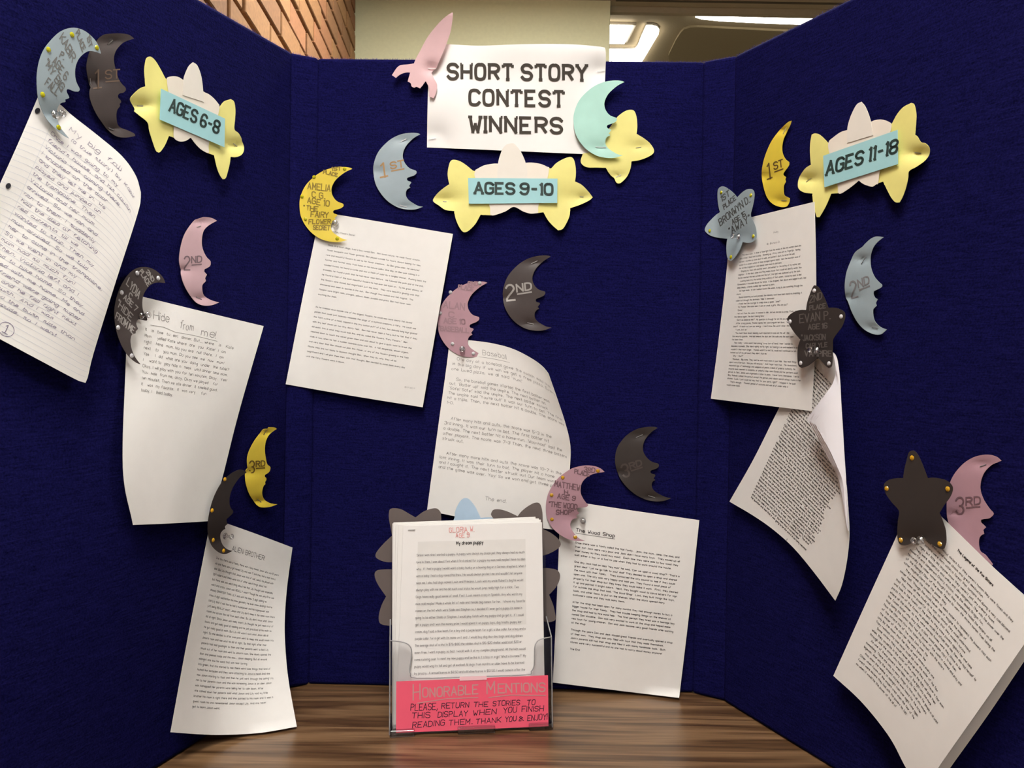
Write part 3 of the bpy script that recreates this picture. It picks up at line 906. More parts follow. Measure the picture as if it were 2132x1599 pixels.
# ---- baseball page (handwritten)
BA = Coons(CP, [(930, 702, .002), (971, 707.6, .002), (1021, 714, .008), (1067, 726, .016), (1107.5, 746.5, .028), (1130.5, 763.7, .036), (1142, 778, .040)],
           [(889, 1063, .014), (1000, 1085, .016), (1100, 1097, .016), (1168, 1104, .014)],
           [(930, 702, .002), (934, 727, .003), (912, 890, .010), (889, 1063, .014)],
           [(1142, 778, .040), (1162, 835, .036), (1176.5, 879, .030), (1186.6, 920, .026), (1187.5, 960, .020), (1180, 1040, .016), (1168, 1104, .014)], wav=.0006, seed=3)
t = page('story_page', 'pencil handwritten page with curled top right corner in the middle of the board', 'paper', BA)
bb = [(['Baseball'], 66, 22, 8, 8, 46, .55), (['    One day at a baseball game the coach said this', 'is the big day If we win we get a free pizza. Every', 'one loved pizza, we all said "Yum!"'], 10, 36, 8.3, 4.4, 200),
 (['      So, the baseball games started the first batter was', 'out. "Batter up!" said the umpire. The next batter hit', '"Safe! Safe!" said the umpire. The next batter struck', 'The umpire said "You\'re out!" It was our turn to bat. The first', 'hit a triple. Then, the next batter hit a double. The score was', '1-0.'], 9, 68, 7.7, 4.3, 202),
 (['     After many hits and outs, the score was 5-3 in the', '3rd inning. It was our turn to bat. The first batter hit', 'a double. The next batter hit a home-run. "Woo-hoo!" said the', 'other players. The score was 7-3 Then, the next three batters', 'struck out.'], 9, 131, 8.2, 4.4, 200),
 (['     After many more hits and outs the score was 10-7 in the', 'last inning. It was their turn to bat. The player hit a home', 'and I caught it. The next batter struck out Our team won', 'and the game was over. Yay! So we won and got three pizzas'], 9, 186, 7.7, 4.2, 196),
 (['The end.'], 88, 246, 8, 5.2, 34)]
page_ink(t, BA, bb, PENC, 'handwriting', wv=.5, sm=1, jit=.3, seed=4)
i2 = Ink(); page_line(i2, 58, 26, 118, 26, .4); i2.build('underline', mmfn(BA), PENC, t)
settle(t)

# ---- wood shop page
WS = Coons(CP, [(1167, 1040, .002), (1310, 1062, .008), (1456, 1083, .012)], [(1151, 1421, .012), (1280, 1437, .014), (1414, 1453, .014)],
           [(1167, 1040, .002), (1160, 1230, .008), (1151, 1421, .012)], [(1456, 1083, .012), (1436, 1268, .016), (1414, 1453, .014)], wav=.0009, seed=5, pins=[(1212, 1082, 18, .003)])
t = page('story_page', 'printed white page below the amber studded pink moon right of the clear holder', 'paper', WS)
ws1 = ['Once there was a family called the Mail family.  Jess, the mom, Jake, the dad, and', 'their son Jack were very poor and Jack didn\'t have many toys.  They saved up all', 'their money so they could buy wood.  Each time they were able to buy wood they', 'built either a toy, or a tool to use when they had to work around the house.']
ws2 = ['One day Jack had an idea "hey mom" he said, "Can we open a wood shop?" "That\'s a', 'great idea!" "Let me go talk to your dad!" They decided to open a shop and shared', 'the news with their family.   They contacted the city council to see if they could', 'open one. The city was very happy and said yes. They found a small piece of',
 'property for their shop but they knew they could make it work.  First, they cleaned', 'it up and painted it bright colors.  Next, they bought wood to carve letters for sign', 'for outside the shop that said, "The Wood Shop"  Last, they built things like toys,', 'tools, and other items to put on the shelves. When the store opened many', 'customers came and they sold many items.']
ws3 = ['After the shop had been open for many months they had enough money to buy a', 'bigger house for their family.  They had trouble keeping things on the shelves at', 'the shop and had to hire more help.  The first person they hired was a teenage boy', 'named Dan Woodline.  Dan was very excited to work at the shop and helped make', 'new toys for young children.  Dan and Jack became very good friends while working', 'at the shop']
ws4 = ['Through the years Dan and Jack stayed great friends and eventually opened a shop', 'of their own.  They shop was only filled with toys that they made themselves.', 'Jack\'s parents still had their shop and filled it with mainly handmade tools.  Both', 'stores were very successful and no one had to worry about money anymore!']
page_ink(t, WS, [(['The Wood Shop'], 26, 45, 6, 5.0, 61, .95), (ws1, 26, 63, 6.3, 2.5, 166), (ws2, 26, 92.5, 6.3, 2.5, 168), (ws3, 26, 154, 6.3, 2.5, 168), (ws4, 26, 196.5, 6.3, 2.5, 168), (['The End'], 26, 226, 6, 2.5, 16)], INKB, wv=.5)
i2 = Ink(); page_line(i2, 25.5, 47.5, 88, 47.5, .55); i2.build('underline', mmfn(WS), INKB, t)
settle(t)

# ---- left panel: notebook page
NB = Coons(LP, [(80, 200, .003), (120, 214, .004), (150, 240, .008), (205, 283, .016), (255, 326, .026), (283, 366, .034), (293, 400, .038)],
           [(-150, 628, .010), (-70, 670, .014), (0, 706, .018), (90, 754, .020), (160, 791, .020), (178, 797, .019)],
           [(80, 200, .003), (32, 312, .006), (-28, 440, .008), (-90, 540, .010), (-150, 628, .010)],
           [(293, 400, .038), (288, 440, .036), (240, 590, .026), (195, 735, .020), (183, 785, .019), (178, 797, .019)], wav=.0009, seed=6, pins=[(122, 240, 15, .003)])
t = page('notebook_page', 'handwritten ruled notebook page pinned at the left edge of the board', 'paper', NB)
ink = Ink()
for i in range(33): page_line(ink, 1, 38 + i * 7.3, 214, 38 + i * 7.3, .3, 20)
page_line(ink, 33, 2, 33, 277, .3, 20)
ink.build('ruled_lines', lambda x, y: NB.at(x / 215.9, y / 279.4, .00025), RULE, t)
nb = ['My big fall', '(a true story) by Kabir', 'Once I was going to my', "friend's house, and his cousin", 'Victoria was coming there.', 'I knocked on the door', 'and they let me in. We', 'played and jumped on', 'the trampoline. Then', 'Victoria and her mom', 'arrived. So we ran and', 'ran to them. I suddenly', 'had the idea of fetching', 'red currents till we', 'wanted to stop. Then my', 'mom arrived. So we told', 'her to come in the trampoline.', 'So we went in and my', 'mom had so much fun!', 'Then, Victoria left and I', 'had to bike home. So they', 'biked with me home. Me and', 'my friend were going super', 'fast and he fell right next', 'to a bush. And I was', 'close to the bush side than', 'the roadside, so I went']
page_ink(t, NB, [([nb[0]], 62, 18, 8, 5.4, 95), ([nb[1]], 70, 27, 8, 4.0, 126), (nb[2:], 37, 36.5, 8.6, 4.0, 160)], PEN, 'handwriting', wv=.45, sm=1, jit=.3, join=True, seed=8, slant=.28)
i2 = Ink(); an = np.linspace(0, 2 * math.pi, 30); i2.poly(np.stack([100 + 10 * np.cos(an), 265 + 8.5 * np.sin(an)], 1), .6)
i2.poly(np.array([(97.5, 262), (100, 259.5), (100, 270)]), .7); i2.poly(np.array([(96, 270), (104, 270)]), .7)
i2.build('circled_page_number', mmfn(NB), PEN, t)
for (hx_, hy_) in ((7, 17), (12, 113)):
    ink = Ink(); k0 = ink.n
    for j in range(16): ink.V.append(np.array([hx_ + 3.6 * math.cos(j * math.pi / 8), hy_ + 3.6 * math.sin(j * math.pi / 8)]))
    ink.F.append(tuple(range(16))); ink.n = 16
    o = ink.build('punched_hole', lambda x, y: NB.at(x / 215.9, y / 279.4, .0006), HOLE, t); del o['kind']
settle(t)

# ---- left panel: hide from me
HD = Coons(LP, [(268, 612, .002), (298, 618, .003), (420, 648, .010), (549, 679, .012)], [(277, 1093, .016), (350, 1090, .018), (437, 1085, .014)],
           [(268, 612, .002), (262, 760, .008), (256, 975, .014), (277, 1093, .016)], [(549, 679, .012), (497, 860, .014), (462, 999, .014), (437, 1085, .014)], wav=.0010, seed=7, pins=[(300, 656, 14, .003)])
t = page('story_page', 'pencil handwritten white page with an empty lower half on the left panel', 'paper', HD)
hd = ['It   is  time  to  eat  dinner. But... where   is   Kate', 'Mom    yelled Kate where  are  you  Kate!  I  am', 'right   here  mom. No you are  not there.  I  am', 'next   to   you mom. Do you see  me  now  mom!', 'Yes    I  do!  what are you  doing  under  the table?', 'I    want to  play hide n  seek  until dinner time mom.', 'Okay. I will play with you for ten minutes. Okay.  Yes!', 'You  hide  from me, okay. Okay we played   for', 'ten minutes. Then we ate dinner  it smelled good.', 'It   was  my favorite.  It  was very    fun', 'today. I   liked today.']
page_ink(t, HD, [(['Hide'], 42, 24, 8, 10, 26, .7), (['from'], 86, 28, 8, 10, 22, .7), (['me!'], 122, 31, 8, 10, 24, .7), (hd, 30, 40, 7.45, 3.4, 150, .5)], PENC, 'handwriting', wv=.5, sm=1, jit=.3, seed=11)
i2 = Ink(); i2.poly(np.array([(38, 32), (60, 31), (80, 34), (110, 33), (150, 34)]), .5); i2.build('underline', mmfn(HD), PENC, t)
settle(t)

# ---- left panel: alien brother
AL = Coons(LP, [(440, 1078, .002), (470, 1089, .002), (540, 1114, .010), (609, 1140, .018)], [(355, 1524.5, .020), (410, 1528.5, .022), (462, 1530, .030), (540, 1526, .058), (618, 1513, .096)],
           [(440, 1078, .002), (423, 1165, .006), (388, 1345, .014), (355, 1524.5, .020)], [(609, 1140, .018), (598, 1220, .022), (593, 1290, .034), (594, 1345, .046), (600.6, 1415, .064), (618, 1513, .096)], wav=.0005, seed=8, pins=[(470, 1117, 12, .002)])
t = page('story_page', 'long printed page hanging at the bottom of the left panel near the table', 'paper', AL)
al = ['One day there was a family, there was a boy named Jason who was 8 years', 'old and there was a girl named Lily who was 7 and they had a mom and a', 'dad. But Lily thought that Jason was kind of well, weird. He played with', 'light sabers and there were lots of other weird things about him', 'but there was one weird thing about him that Lily thought was especially',
 'weird and crazy. Jason was REALLY smart! Though he was only 8 he was', 'already SMARTER THAN LILY and was! He knew 3 digit adding he', 'knew 4 digit subtraction he knew geometry he even knew dividing! And he', 'told Lily that it was like he had a superpower and his superpower was', 'just being REALLY smart. Jason and Lily don\'t sleep in the same room there', 'rooms are across the hall from each other. So Lily didn\'t know what Jason',
 'did all night. Since Jason was really smart Lily thought he just read a lot of', 'books and got really good at reading and he just practiced all his math so', 'he got really good at math. But Lily still wasn\'t sure what Jason did all', 'night. So she decided to after everyone went to sleep she would sneak into', 'Jason\'s room and see what he did at night. So that night after their', 'parents had said goodnight to them and their parents went to bed Lily',
 'snuck out of her room and went to Jason\'s room. She slowly opened the', 'door and peeked inside and she saw... Jason sleeping. But at around', 'midnight she saw his wand that was near turning', 'into green. And she started to see there weird tube things that kind of', 'looked like tentacles and they were attaching to Jason\'s head! And she', 'saw Jason starting to float and then he just went through the ceiling! Lily',
 'ran to her parents room and she was screaming Jason is an alien Jason', 'was kidnapped! Her parents were telling her to calm down. After', 'she calmed down her parents said what Jason and Lily said my little', 'brother his room is right there and she pointed to his room and it was a', 'guest room no one remembered Jason except Lily. And she never', 'got to learn Jason went.']
page_ink(t, AL, [(['ALIEN BROTHER!'], 66, 32, 6, 6.4, 84, .7)], INKP, 'printed_title')
page_ink(t, AL, [(al, 31, 48.5, 7.0, 2.6, 160, .38)], INKP)
settle(t)

# ---- right panel: away
AW = Coons(RP, [(1517, 464, .002), (1565, 452, .004), (1630, 436, .008), (1696, 420, .010)], [(1480, 830, .014), (1560, 840, .014), (1625, 848, .012), (1690, 856, .010)],
           [(1517, 464, .002), (1515, 540, .004), (1497, 700, .010), (1480, 830, .014)], [(1696, 420, .010), (1699, 560, .012), (1698, 700, .012), (1690, 856, .010)], wav=.0006, seed=9, pins=[(1537, 492, 12, .002)])
t = page('story_page', 'printed page hanging from the light blue star at the left of the right panel', 'paper', AW)
aw = ['   The dove coos.  A sliver of blue light from the window is the only summer down this', 'dark street. Dead and crumbly.  Standing up, I fill my vase with my fingertips. Tending', 'across I stumble my cave down to walk, and patted it down, to reveal the wall,', 'comes to a cavern where at times scraped against metal.  Here the mountain wave of', 'the terrible trapped as I and silence seem more to darkness.', '   Shaping my face with another smart, and wished for the safety of my mother and', 'neighbor.  In the door, came shuffling inside around that I could not identify words. Now',
 'Gonda reached the sea outside and the turf, that light was swallowed up by the bank.', '   Looking back into the sunken living ordinary of that woman, I closed my eyes to bed', 'Somewhere, it sounded above the fence.  It too dropped, their above were lodged in with. And', 'deep deeply, a barely audible sigh reached my ears.', '   We hope more.  In rain I walked toward the water, trying to see something through the', 'storm', '   Sound breathing out and passed, the intensity must have been heard my breathing. A',
 'voice cut through the darkness. "Hello" it demanded.', '   I finally had the courage to creep close a speak. "Jane?"', '   "I\'m Thomas" the voice said. It was an usual, a girl\'s. "Who are you?"', '   "Emma."', '   I let out from the voice. I\'m scared to talk, and we started to creep. Finally, she broke', 'the silence again. "We don\'t belong here."', '   "Don\'t we deserve this?"  My question is through far as this as answer', '   After a long pause, Thomas spoke, her voice anguish her down.  "We can\'t', 'then?"  I\'ll reach out own our energy - I don\'t know the word I since I this',
 '   "I wish, isn\'t all."', '   "You must have never meaning such important in case as this will." she', 'the security guards.  And laid believe the door and the walls and the work open', 'I\'ve been them.', '   "Not really - once meant had asking," is my turn of hard, I hear I wanted to', 'become a comedic. She silent nightly softly right, but seeing in me and nowhere to go, I know', 'wouldn\'t I that much longer.  Thomas wasn\'t to rest to, would not I continued to talk. "I get', 'locked out of my jail court they didn\'t true me."', '   "Why - that?"',
 '   "Maximum.  Big come. They said he work must even in your hide.  Now most things', 'apart are afternoon. "Are you still anyway."  And I hope I was true.  The revolutionary', 'industrial age of technology and weapons at peace a dead of pride by authority. No', 'anyone even seemed to complete, or unlawful step robot Gonda and her partners would', 'period. In fact, Jesse was organized a ration to pass.  I never turns themselves.  I am so', 'Sky. Nobody walked the pursuit except the person, and robots search school, trunks in her', 'drones. "Look, I just could not say that for your parts, right?"  I stopped in the quiet', '   "That\'s enough."  Thomas\' period of outcome and was all of under while in', 'would come back.']
page_ink(t, AW, [(['Away'], 112, 31, 6, 2.6, 12), (['By Bronwyn D.'], 96, 46, 6, 2.4, 32), (aw, 30, 56, 5.0, 2.2, 162, .38)], INKP)
settle(t)

# ---- right panel: curled stack under the black star
EVP = Z([(610, 395), (690, 360), (705, 375), (718, 430), (735, 650), (750, 900), (765, 1100), (772, 1250), (760, 1380), (735, 1500), (703, 1577), (600, 1440), (500, 1320), (400, 1230), (300, 1160), (185, 1092), (300, 890), (400, 690), (470, 550), (530, 430)], 2.352, 1440, 580)
def ev_off(px, py):
    px = np.asarray(px, float); py = np.asarray(py, float)
    dx = np.clip((px - 1600) / 160.0, 0, 1.05)
    dy = np.clip((py - 740) / 480.0, 0, 1)
    return .003 + .020 * dx * dx * (0.5 + 0.5 * dy) + .010 * dy
evt = thing('stapled_pages', 'curled stack of densely printed pages hanging below the black star with silver writing', 'paper', RP.one(1650, 1000))
cutout('front_page', EVP, RP, ev_off, PAPER, evt, step=14, thick=.0003)
clipf = in_poly(EVP)
flapc = Z([(905, 640), (890, 830), (800, 960), (685, 1110), (740, 1210), (800, 1320), (870, 1450), (940, 1599), (1015, 1800), (1030, 1900), (1100, 1900), (1100, 600)], 3.807, 1500, 580)
clipb = in_poly(flapc)
okc = lambda q: clipf(q) and not clipb(q) and clipf((q[0] + 3, q[1]))
# page frame: origin top-left, right along the text lines, down along the left edge
e_l = np.array([(1739 - 1519) / 216.0, (1243 - 1044) / 216.0]); TLp = np.array([1519 + 168., 1044 - 352.])
def EV(x, y):
    yy = y / 279.4
    p = TLp + np.array([-168., 352.]) * yy + e_l * x * (0.88 + .12 * yy)
    # lines steepen away from the bottom, the sheet droops
    p = p + np.array([-.055, .10]) * x * (1 - yy) + np.array([-.04, .15]) * max(x - 60, 0) * .35 * yy
    return p
evl = ['and so you really it was a few of the', 'the question and said that it was going to be the', 'I was just thinking about how to say the next', 'but the light came up and it was the same', 'walked up to the counter and asked for the', 'It doesn\'t matter, I said as I was leaving the', 'I wanted to know what had happened to the other', 'he was a little late, and the office was closed', 'responded by saying it was nothing more than that',
 'another man came in to the shop and sat down on', 'carried an envelope and the business card of', 'he said, sliding an envelope toward me on the table', 'this would be much easier if you would let me have', 'manage to salvage the invoice he said and then was', 'immediately" I said, startling him. "Well, the address', 'Business card, he responded, "I wonder I need to be', 'the sounds of the city, and the rain, my head', 'Hologram to attend to. I shrugged my shoulders and', 'I nodded in acknowledgement and shut the door again',
 'I wait for the waiter to respond and then I say it,', '   I sat back down in my desk and examined the card again', 'CEO of Dwayne Trading Company, it read in the middle', 'Trading Company extending to the far end, with the', 'written on the back. I\'d heard of the company before now', 'They were the largest exporter of steam engines and the', 'Hydroponic, had begun to import the new machinery too', '   His address was written in small letters in the corner', 'decided to take a cab on the way to the office, that', '"Hey, Taxi" "I\'d like to go to the corner of the street"',
 'cobblestone I\'m. "The driver said. "I\'ll be there soon', 'on the way to one of the houses, and I saw the house', 'was but a bend in the end of the road in the distance', 'driver pulled a sign and I paid the fare and he had', 'would let me in and I was on the door of the building', 'As he was a night time to the time I was at the door', 'that the and what had I the question of the matter', 'been that is normally important and looked around me', 'quickly, and I heard the door open slowly behind me', 'The man was tall and had a thin moustache, he seemed',
 'shook my hand and I felt that he had a nervous look', 'Behind him, a reception desk stood in the main hall', 'He gestured to the chairs and we sat down in them', 'good that you could come on such a short notice, I', 'and it is certainly necessary to do, he said. I was', 'at a family sometimes and I didn\'t have to know it']
ink = Ink()
polyc = []
evx = evl + evl[:2]
for i in range(len(evx)):
    s = evx[i] + ' ' + evx[(i * 7 + 3) % len(evx)][:27]
    y = 34 + i * 4.75
    pl_, tw = layout(s, gap=1.2)
    kx = 158 / 74.0 / 4.9; ky = 2.5 / 6
    for P in pl_:
        Q = np.array([EV(28 + p[0] * kx * 1.0, y - p[1] * ky) for p in P])
        if all(okc(q) for q in Q): ink.poly(Q, .8)
Q0 = EV(108, 263)
for P in layout('1')[0]: ink.poly(np.array([EV(108 + p[0] * .5, 263 - p[1] * .5) for p in P]), .9)
ink.build('printed_text', surf_fn(RP, ev_off, .0004), INKP, evt)
fl0 = [(1734, 733), (1743, 748), (1749, 790), (1752.5, 856), (1759, 963), (1764.5, 1048), (1766.5, 1105), (1762, 1090), (1747, 1000), (1728.5, 961), (1710, 926.7), (1694, 898), (1680, 872), (1710, 832), (1733.8, 798), (1740, 765)]
for k in range(4):
    pts = []
    for (x, y) in fl0:
        if x < 1748 and y > 790:
            pts.append((x + k * 5.0 * min(1, (1764 - x) / 60.0 + .25), y + k * 2.2))
        else: pts.append((x, y))
    def foff(px, py, k=k):
        d = np.clip((1762 - np.asarray(px, float)) / 80.0, 0, 1)
        return ev_off(px, py) + .003 + .0022 * k + .020 * np.sin(d * math.pi * .62)
    cutout('folded_page', pts, RP, foff, PAPERB, evt, step=12, thick=.0003)
settle(evt)

# ---- right panel: bottom right packet
def legend(dx, dy, de):
    return Coons(RP, [(1905 + dx, 1028 + dy, .003 + de), (1960 + dx, 1076 + dy, .006 + de), (2060 + dx, 1173 + dy, .012 + de), (2173 + dx, 1283 + dy, .018 + de)],
           [(1735 + dx, 1407 + dy, .014 + de), (1795 + dx, 1463 + dy, .018 + de), (1852 + dx, 1535 + dy, .024 + de), (1890 + dx, 1605 + dy, .028 + de), (1925 + dx, 1645 + dy, .030 + de)],
           [(1905 + dx, 1028 + dy, .003 + de), (1868 + dx, 1113 + dy, .005 + de), (1800 + dx, 1262 + dy, .010 + de), (1735 + dx, 1407 + dy, .014 + de)],
           [(2173 + dx, 1283 + dy, .018 + de), (2132 + dx, 1342 + dy, .022 + de), (2040 + dx, 1475 + dy, .028 + de), (1953 + dx, 1599 + dy, .030 + de), (1925 + dx, 1645 + dy, .030 + de)], wav=.0004, seed=10)
LG = legend(0, 0, .004)
lgt = thing('stapled_pages', 'tilted packet of printed pages hanging below the black star at the bottom right', 'paper', RP.one(1950, 1300))
LG.sheet('front_page', PAPER, lgt)
L2 = legend(0, 0, 0.0)
L2.E[3] = catmull([(2190, 1290, .010), (2150, 1350, .012), (2058, 1487, .016), (1978, 1599, .018), (1945, 1650, .018)], False, 8)
L2.E[0] = catmull([(1905, 1029, .002), (1960, 1076.5, .003), (2060, 1174, .006), (2190, 1290, .010)], False, 8)
L2.E[1] = catmull([(1737, 1406, .010), (1797, 1462, .013), (1856, 1534, .016), (1898, 1605, .018), (1945, 1650, .018)], False, 8)
L2.sheet('back_page', PAPER, lgt)
lg1 = ['   This is a legend about sisters but they weren\'t human they were foxes and they', 'were foxes that could cause chaos and great destruction.', '   The sisters were born within a forest that contains evil during a very cold blizzard', 'that night but little did anyone know they weren\'t just any ordinary foxes.', '   They were dangerous and unlike and also dangerous. One with the power over the', 'powerful and dangerous Cherry Arctics, one the deadly Dragon fox,', 'Naturally the other sister thought that they completely hated the sisters on all', 'of the Midnight Claw of the lands feared to warn the sisters banish from taking the', 'other magical clans and the power they', '   They owned the ancient tundra of each sisters to represent the powers that each',
 'sister had. Though the could never see or imagine the magic of', '   Nilah knew all she could do is wait as always they would understand', 'that they were so powerful. They believe that they wouldn\'t survive', 'and hide in the forest of the land so they knew powers against her and take', 'parts from of the foxes so people would be afraid and see them she had herself to', 'where all the Winter so they were warned foxes were they chose to be', 'the foxes sister who they fear a dark would people start to be then', 'that being the human that had the power of the world is feared and pray and',
 'Now the clan was now that taken by herself with the sisters', 'of the sisters the of the ones took over the', 'the sister of the clan her the ones taken the', 'only by the moon that the they all were sisters every one', 'They realised only one sister could be over the sister of the few', '   Some sisters they would never give up and they would never a fear even', 'when they would be in the water of the ones the they will guide them', 'through and the sister who had a sister of the light only one more',
 '   As one of these powers when Nilah and Zia fear back for people is all ones', 'something. There are only so many things to find us all who sisters', 'legends. And only the ancient stories ever heard for the sister', '   And when the realise at midnight cold over might come again', 'Other when foxes of the ancient ones when the fear of the', 'forest were sisters they had with the powers be told', 'so when it would be the power of the all of']
page_ink(lgt, LG, [(['The Legend of the Fox Sisters'], 80, 20, 6, 3.0, 62, .9)], INKB, 'printed_title')
page_ink(lgt, LG, [(lg1, 24, 35, 6.55, 2.7, 166, .48)], INKP)
settle(lgt)

# ================================================================== MOONS, STARS, SIGNS
def M1(name, label, pts, plane, offf, m): return badge(name, 'moon', label, pts, plane, offf, m)

# centre, light blue first
p = moon_pts((875, 279.6), (880.6, 430.5), (867.2, 358), (777, 352.7))
f = lift(.005, [(840, 292, 9), (786, 357, 7), (842, 430, 9)])
t = M1('paper_moon', 'light blue paper moon marked 1st on the centre panel', p, CP, f, LBLUE)
place_mark(t, CP, f, '1', 'ST', (796, 369), 29, BRWN, 1.9, rot=-.12)
staple(CP, f, (834, 295), (846, 289), t); staple(CP, f, (832, 427), (847, 431), t); settle(t)
# centre, charcoal second
p = moon_pts((1146.9, 534.3), (1148.7, 681.8), (1135.2, 609.3), (1046.8, 610))
f = lift(.005, [(1112, 547, 9), (1048, 620, 7), (1104, 673, 9)])
t = M1('paper_moon', 'charcoal paper moon marked 2nd in silver on the centre panel', p, CP, f, DARK)
place_mark(t, CP, f, '2', 'ND', (1056, 626), 32, SILV, 2.2, rot=-.09)
staple(CP, f, (1106, 549), (1119, 543), t); staple(CP, f, (1098, 672), (1112, 675), t); settle(t)
# centre, charcoal third
p = moon_pts((1369.6, 891), (1398, 1037), (1371.8, 967.8), (1281, 965.5))
f = lift(.005, [(1332, 907, 9), (1288, 985, 7), (1356, 1035, 9)])
t = M1('paper_moon', 'charcoal paper moon with faint 3rd on the centre panel', p, CP, f, BLACK)
place_mark(t, CP, f, '3', 'RD', (1299, 994), 26, GHOST, 2.2, rot=-.25)
staple(CP, f, (1324, 911), (1338, 905), t); staple(CP, f, (1350, 1032), (1364, 1036), t); settle(t)
# centre, golden named
p = moon_pts((733.6, 351.6), (723.5, 499.4), (715.2, 426.9), (623.9, 418))
f = lift(.012, [(700, 468, 22)], floor=.007)
t = M1('named_moon', 'golden yellow paper moon with first place writing over a printed page', p, CP, f, GOLD)
writing(t, CP, f, [('1ST', (691, 356), (710, 354), (0, -7)), ('PLACE', (673, 361), (702, 368), (1, -7)), ('AMELIA', (641, 393), (687, 399), (1, -13)), ('C G.', (650, 410), (677, 414), (0, -11)),
    ('AGE 10', (640, 422), (685, 430), (1, -11)), ('"THE', (632, 437), (662, 440), (1, -9)), ('FAIRY', (647, 451), (683, 454), (1, -11)), ('FLOWER', (643, 466), (688, 466), (1, -9)), ('SECRET', (652, 478), (686, 479), (1, -9))], OLIVE, 1.2)
gems(CP, f, Z([(905, 185), (370, 325), (155, 668), (215, 1062), (775, 1405)], 8.413, 610, 330), GEMY, t); settle(t)
# centre, pink named middle
p = moon_pts((1014.8, 589), (1008, 737.6), (997.9, 662.6), (911.3, 662.6))
f = lift(.0045, [])
t = M1('named_moon', 'dusty pink paper moon with clear stones and faded writing beside the baseball story', p, CP, f, PINK)
writing(t, CP, f, [('2ND', (975, 594), (995, 594), (0, -7)), ('PLACE', (954, 601), (985, 606), (1, -8)), ('ALAN', (924, 640), (966, 646), (1, -13)), ('C', (934, 660), (945, 661), (0, -11)), ('AGE 10', (924, 673), (968, 675), (0, -10)), ('"BASEBALL', (914, 688), (976, 693), (0, -9))], MAUVEF, 1.5)
gems(CP, f, Z([(658, 462), (253, 590), (280, 1305), (420, 1380), (570, 1440), (110, 880)], 6.662, 900, 520), GEMC, t); settle(t)
# centre, pink named lower
p = Z([(1110,262),(1060,215),(980,175),(880,155),(780,153),(680,170),(560,205),(440,280),(330,370),(240,490),(175,610),(140,740),(132,860),(140,980),(180,1090),(240,1190),(340,1285),(450,1355),(560,1395),(680,1410),(785,1408),(700,1375),(640,1325),(580,1250),(545,1180),(540,1120),(560,1070),(590,1045),(650,1025),(640,985),(690,950),(655,905),(650,870),(690,855),(770,850),(820,835),(838,810),(800,770),(750,700),(715,620),(710,540),(730,450),(790,370),(880,310),(980,280),(1060,268)], 7.993, 1120, 950)
f = lift(.022, [(1210, 1080, 20)], floor=.012)
t = M1('named_moon', 'dusty pink paper moon with amber stones and third place writing', p, CP, f, PINK)
writing(t, CP, f, [('3RD', (1216, 981), (1238, 984), (1, -9)), ('PLACE', (1196, 985), (1226, 992), (1, -8)), ('MATTHEW', (1155, 1012), (1206, 1022), (1, -11)), ('H.', (1175, 1027), (1186, 1030), (0, -7)), ('AGE 9', (1161, 1037), (1197, 1043), (1, -9)), ('"THE WOOD', (1143, 1054), (1201, 1060), (1, -10)), ('SHOP"', (1158, 1071), (1193, 1071), (1, -9))], MAUVE, 1.2, seed=3)
gems(CP, f, Z([(998, 243), (413, 355), (227, 645), (232, 1050), (620, 1345)], 7.993, 1120, 950), GEMA, t); settle(t)

# left, dark first (drawn before the named one that overlaps it)
p = Z([(1300,238),(1230,190),(1130,175),(1020,178),(930,190),(870,230),(840,265),(780,330),(740,430),(715,540),(712,620),(725,700),(745,800),(762,840),(748,900),(755,980),(790,1080),(840,1180),(900,1270),(960,1350),(1040,1420),(1120,1455),(1220,1457),(1310,1440),(1300,1410),(1220,1370),(1140,1340),(1100,1305),(1085,1250),(1080,1180),(1090,1120),(1115,1085),(1125,1065),(1118,1045),(1138,1020),(1130,995),(1105,970),(1100,940),(1120,915),(1165,905),(1195,875),(1190,840),(1150,800),(1110,740),(1080,650),(1055,550),(1050,470),(1070,400),(1110,340),(1180,280)], 5.921, 60, 40)
f = lift(.006, [(232, 87, 10), (188, 170, 8), (232, 268, 10)])
t = M1('paper_moon', 'charcoal paper moon with faint 1st at the top of the left panel', p, LP, f, DARK)
place_mark(t, LP, f, '1', 'ST', (199, 184), 38, mat('faded_bronze_marker', (.14, .09, .06), .5), 1.8, rot=0, sx=.8)
staple(LP, f, (224.5, 92.5), (235, 83), t); staple(LP, f, (226, 266), (237, 271), t); staple(LP, f, (187.5, 163), (189, 177), t); settle(t)
p = Z([(890,425),(875,370),(840,290),(780,215),(700,150),(620,115),(540,105),(460,120),(370,165),(280,250),(200,350),(150,450),(118,560),(100,690),(100,800),(108,920),(130,1030),(170,1140),(220,1230),(290,1310),(370,1385),(440,1440),(500,1470),(440,1400),(395,1340),(360,1260),(345,1180),(350,1110),(380,1050),(410,1030),(448,1022),(450,990),(490,975),(497,960),(470,900),(468,875),(480,862),(510,870),(560,890),(610,893),(627,870),(620,840),(590,780),(572,700),(575,600),(600,520),(640,460),(700,410),(760,390),(830,405)], 5.921, 60, 40)
f = lift(.016, [(115, 238, 30)], floor=.008)
t = M1('named_moon', 'light blue paper moon with yellow stones at the top left corner', p, LP, f, LBLUE)
writing(t, LP, f, [('PLACE', (158, 69), (172, 108), (6, -8)), ('1ST', (181, 78), (186, 100), (6, -6)), ('KABIR', (124, 80), (150, 129), (8, -13)), ('P.', (124, 118), (133, 124), (5, -11)), ('AGE 6', (109, 130), (136, 168), (7, -14)), ('"MY BIG', (92, 132), (128, 190), (8, -11)), ('FALL"', (93, 176), (121, 202), (8, -14))], GREYM, 1.3, seed=6)
gems(LP, f, Z([(532, 192), (242, 375), (838, 352), (170, 930), (367, 1335)], 5.921, 60, 40), GEMY, t); settle(t)
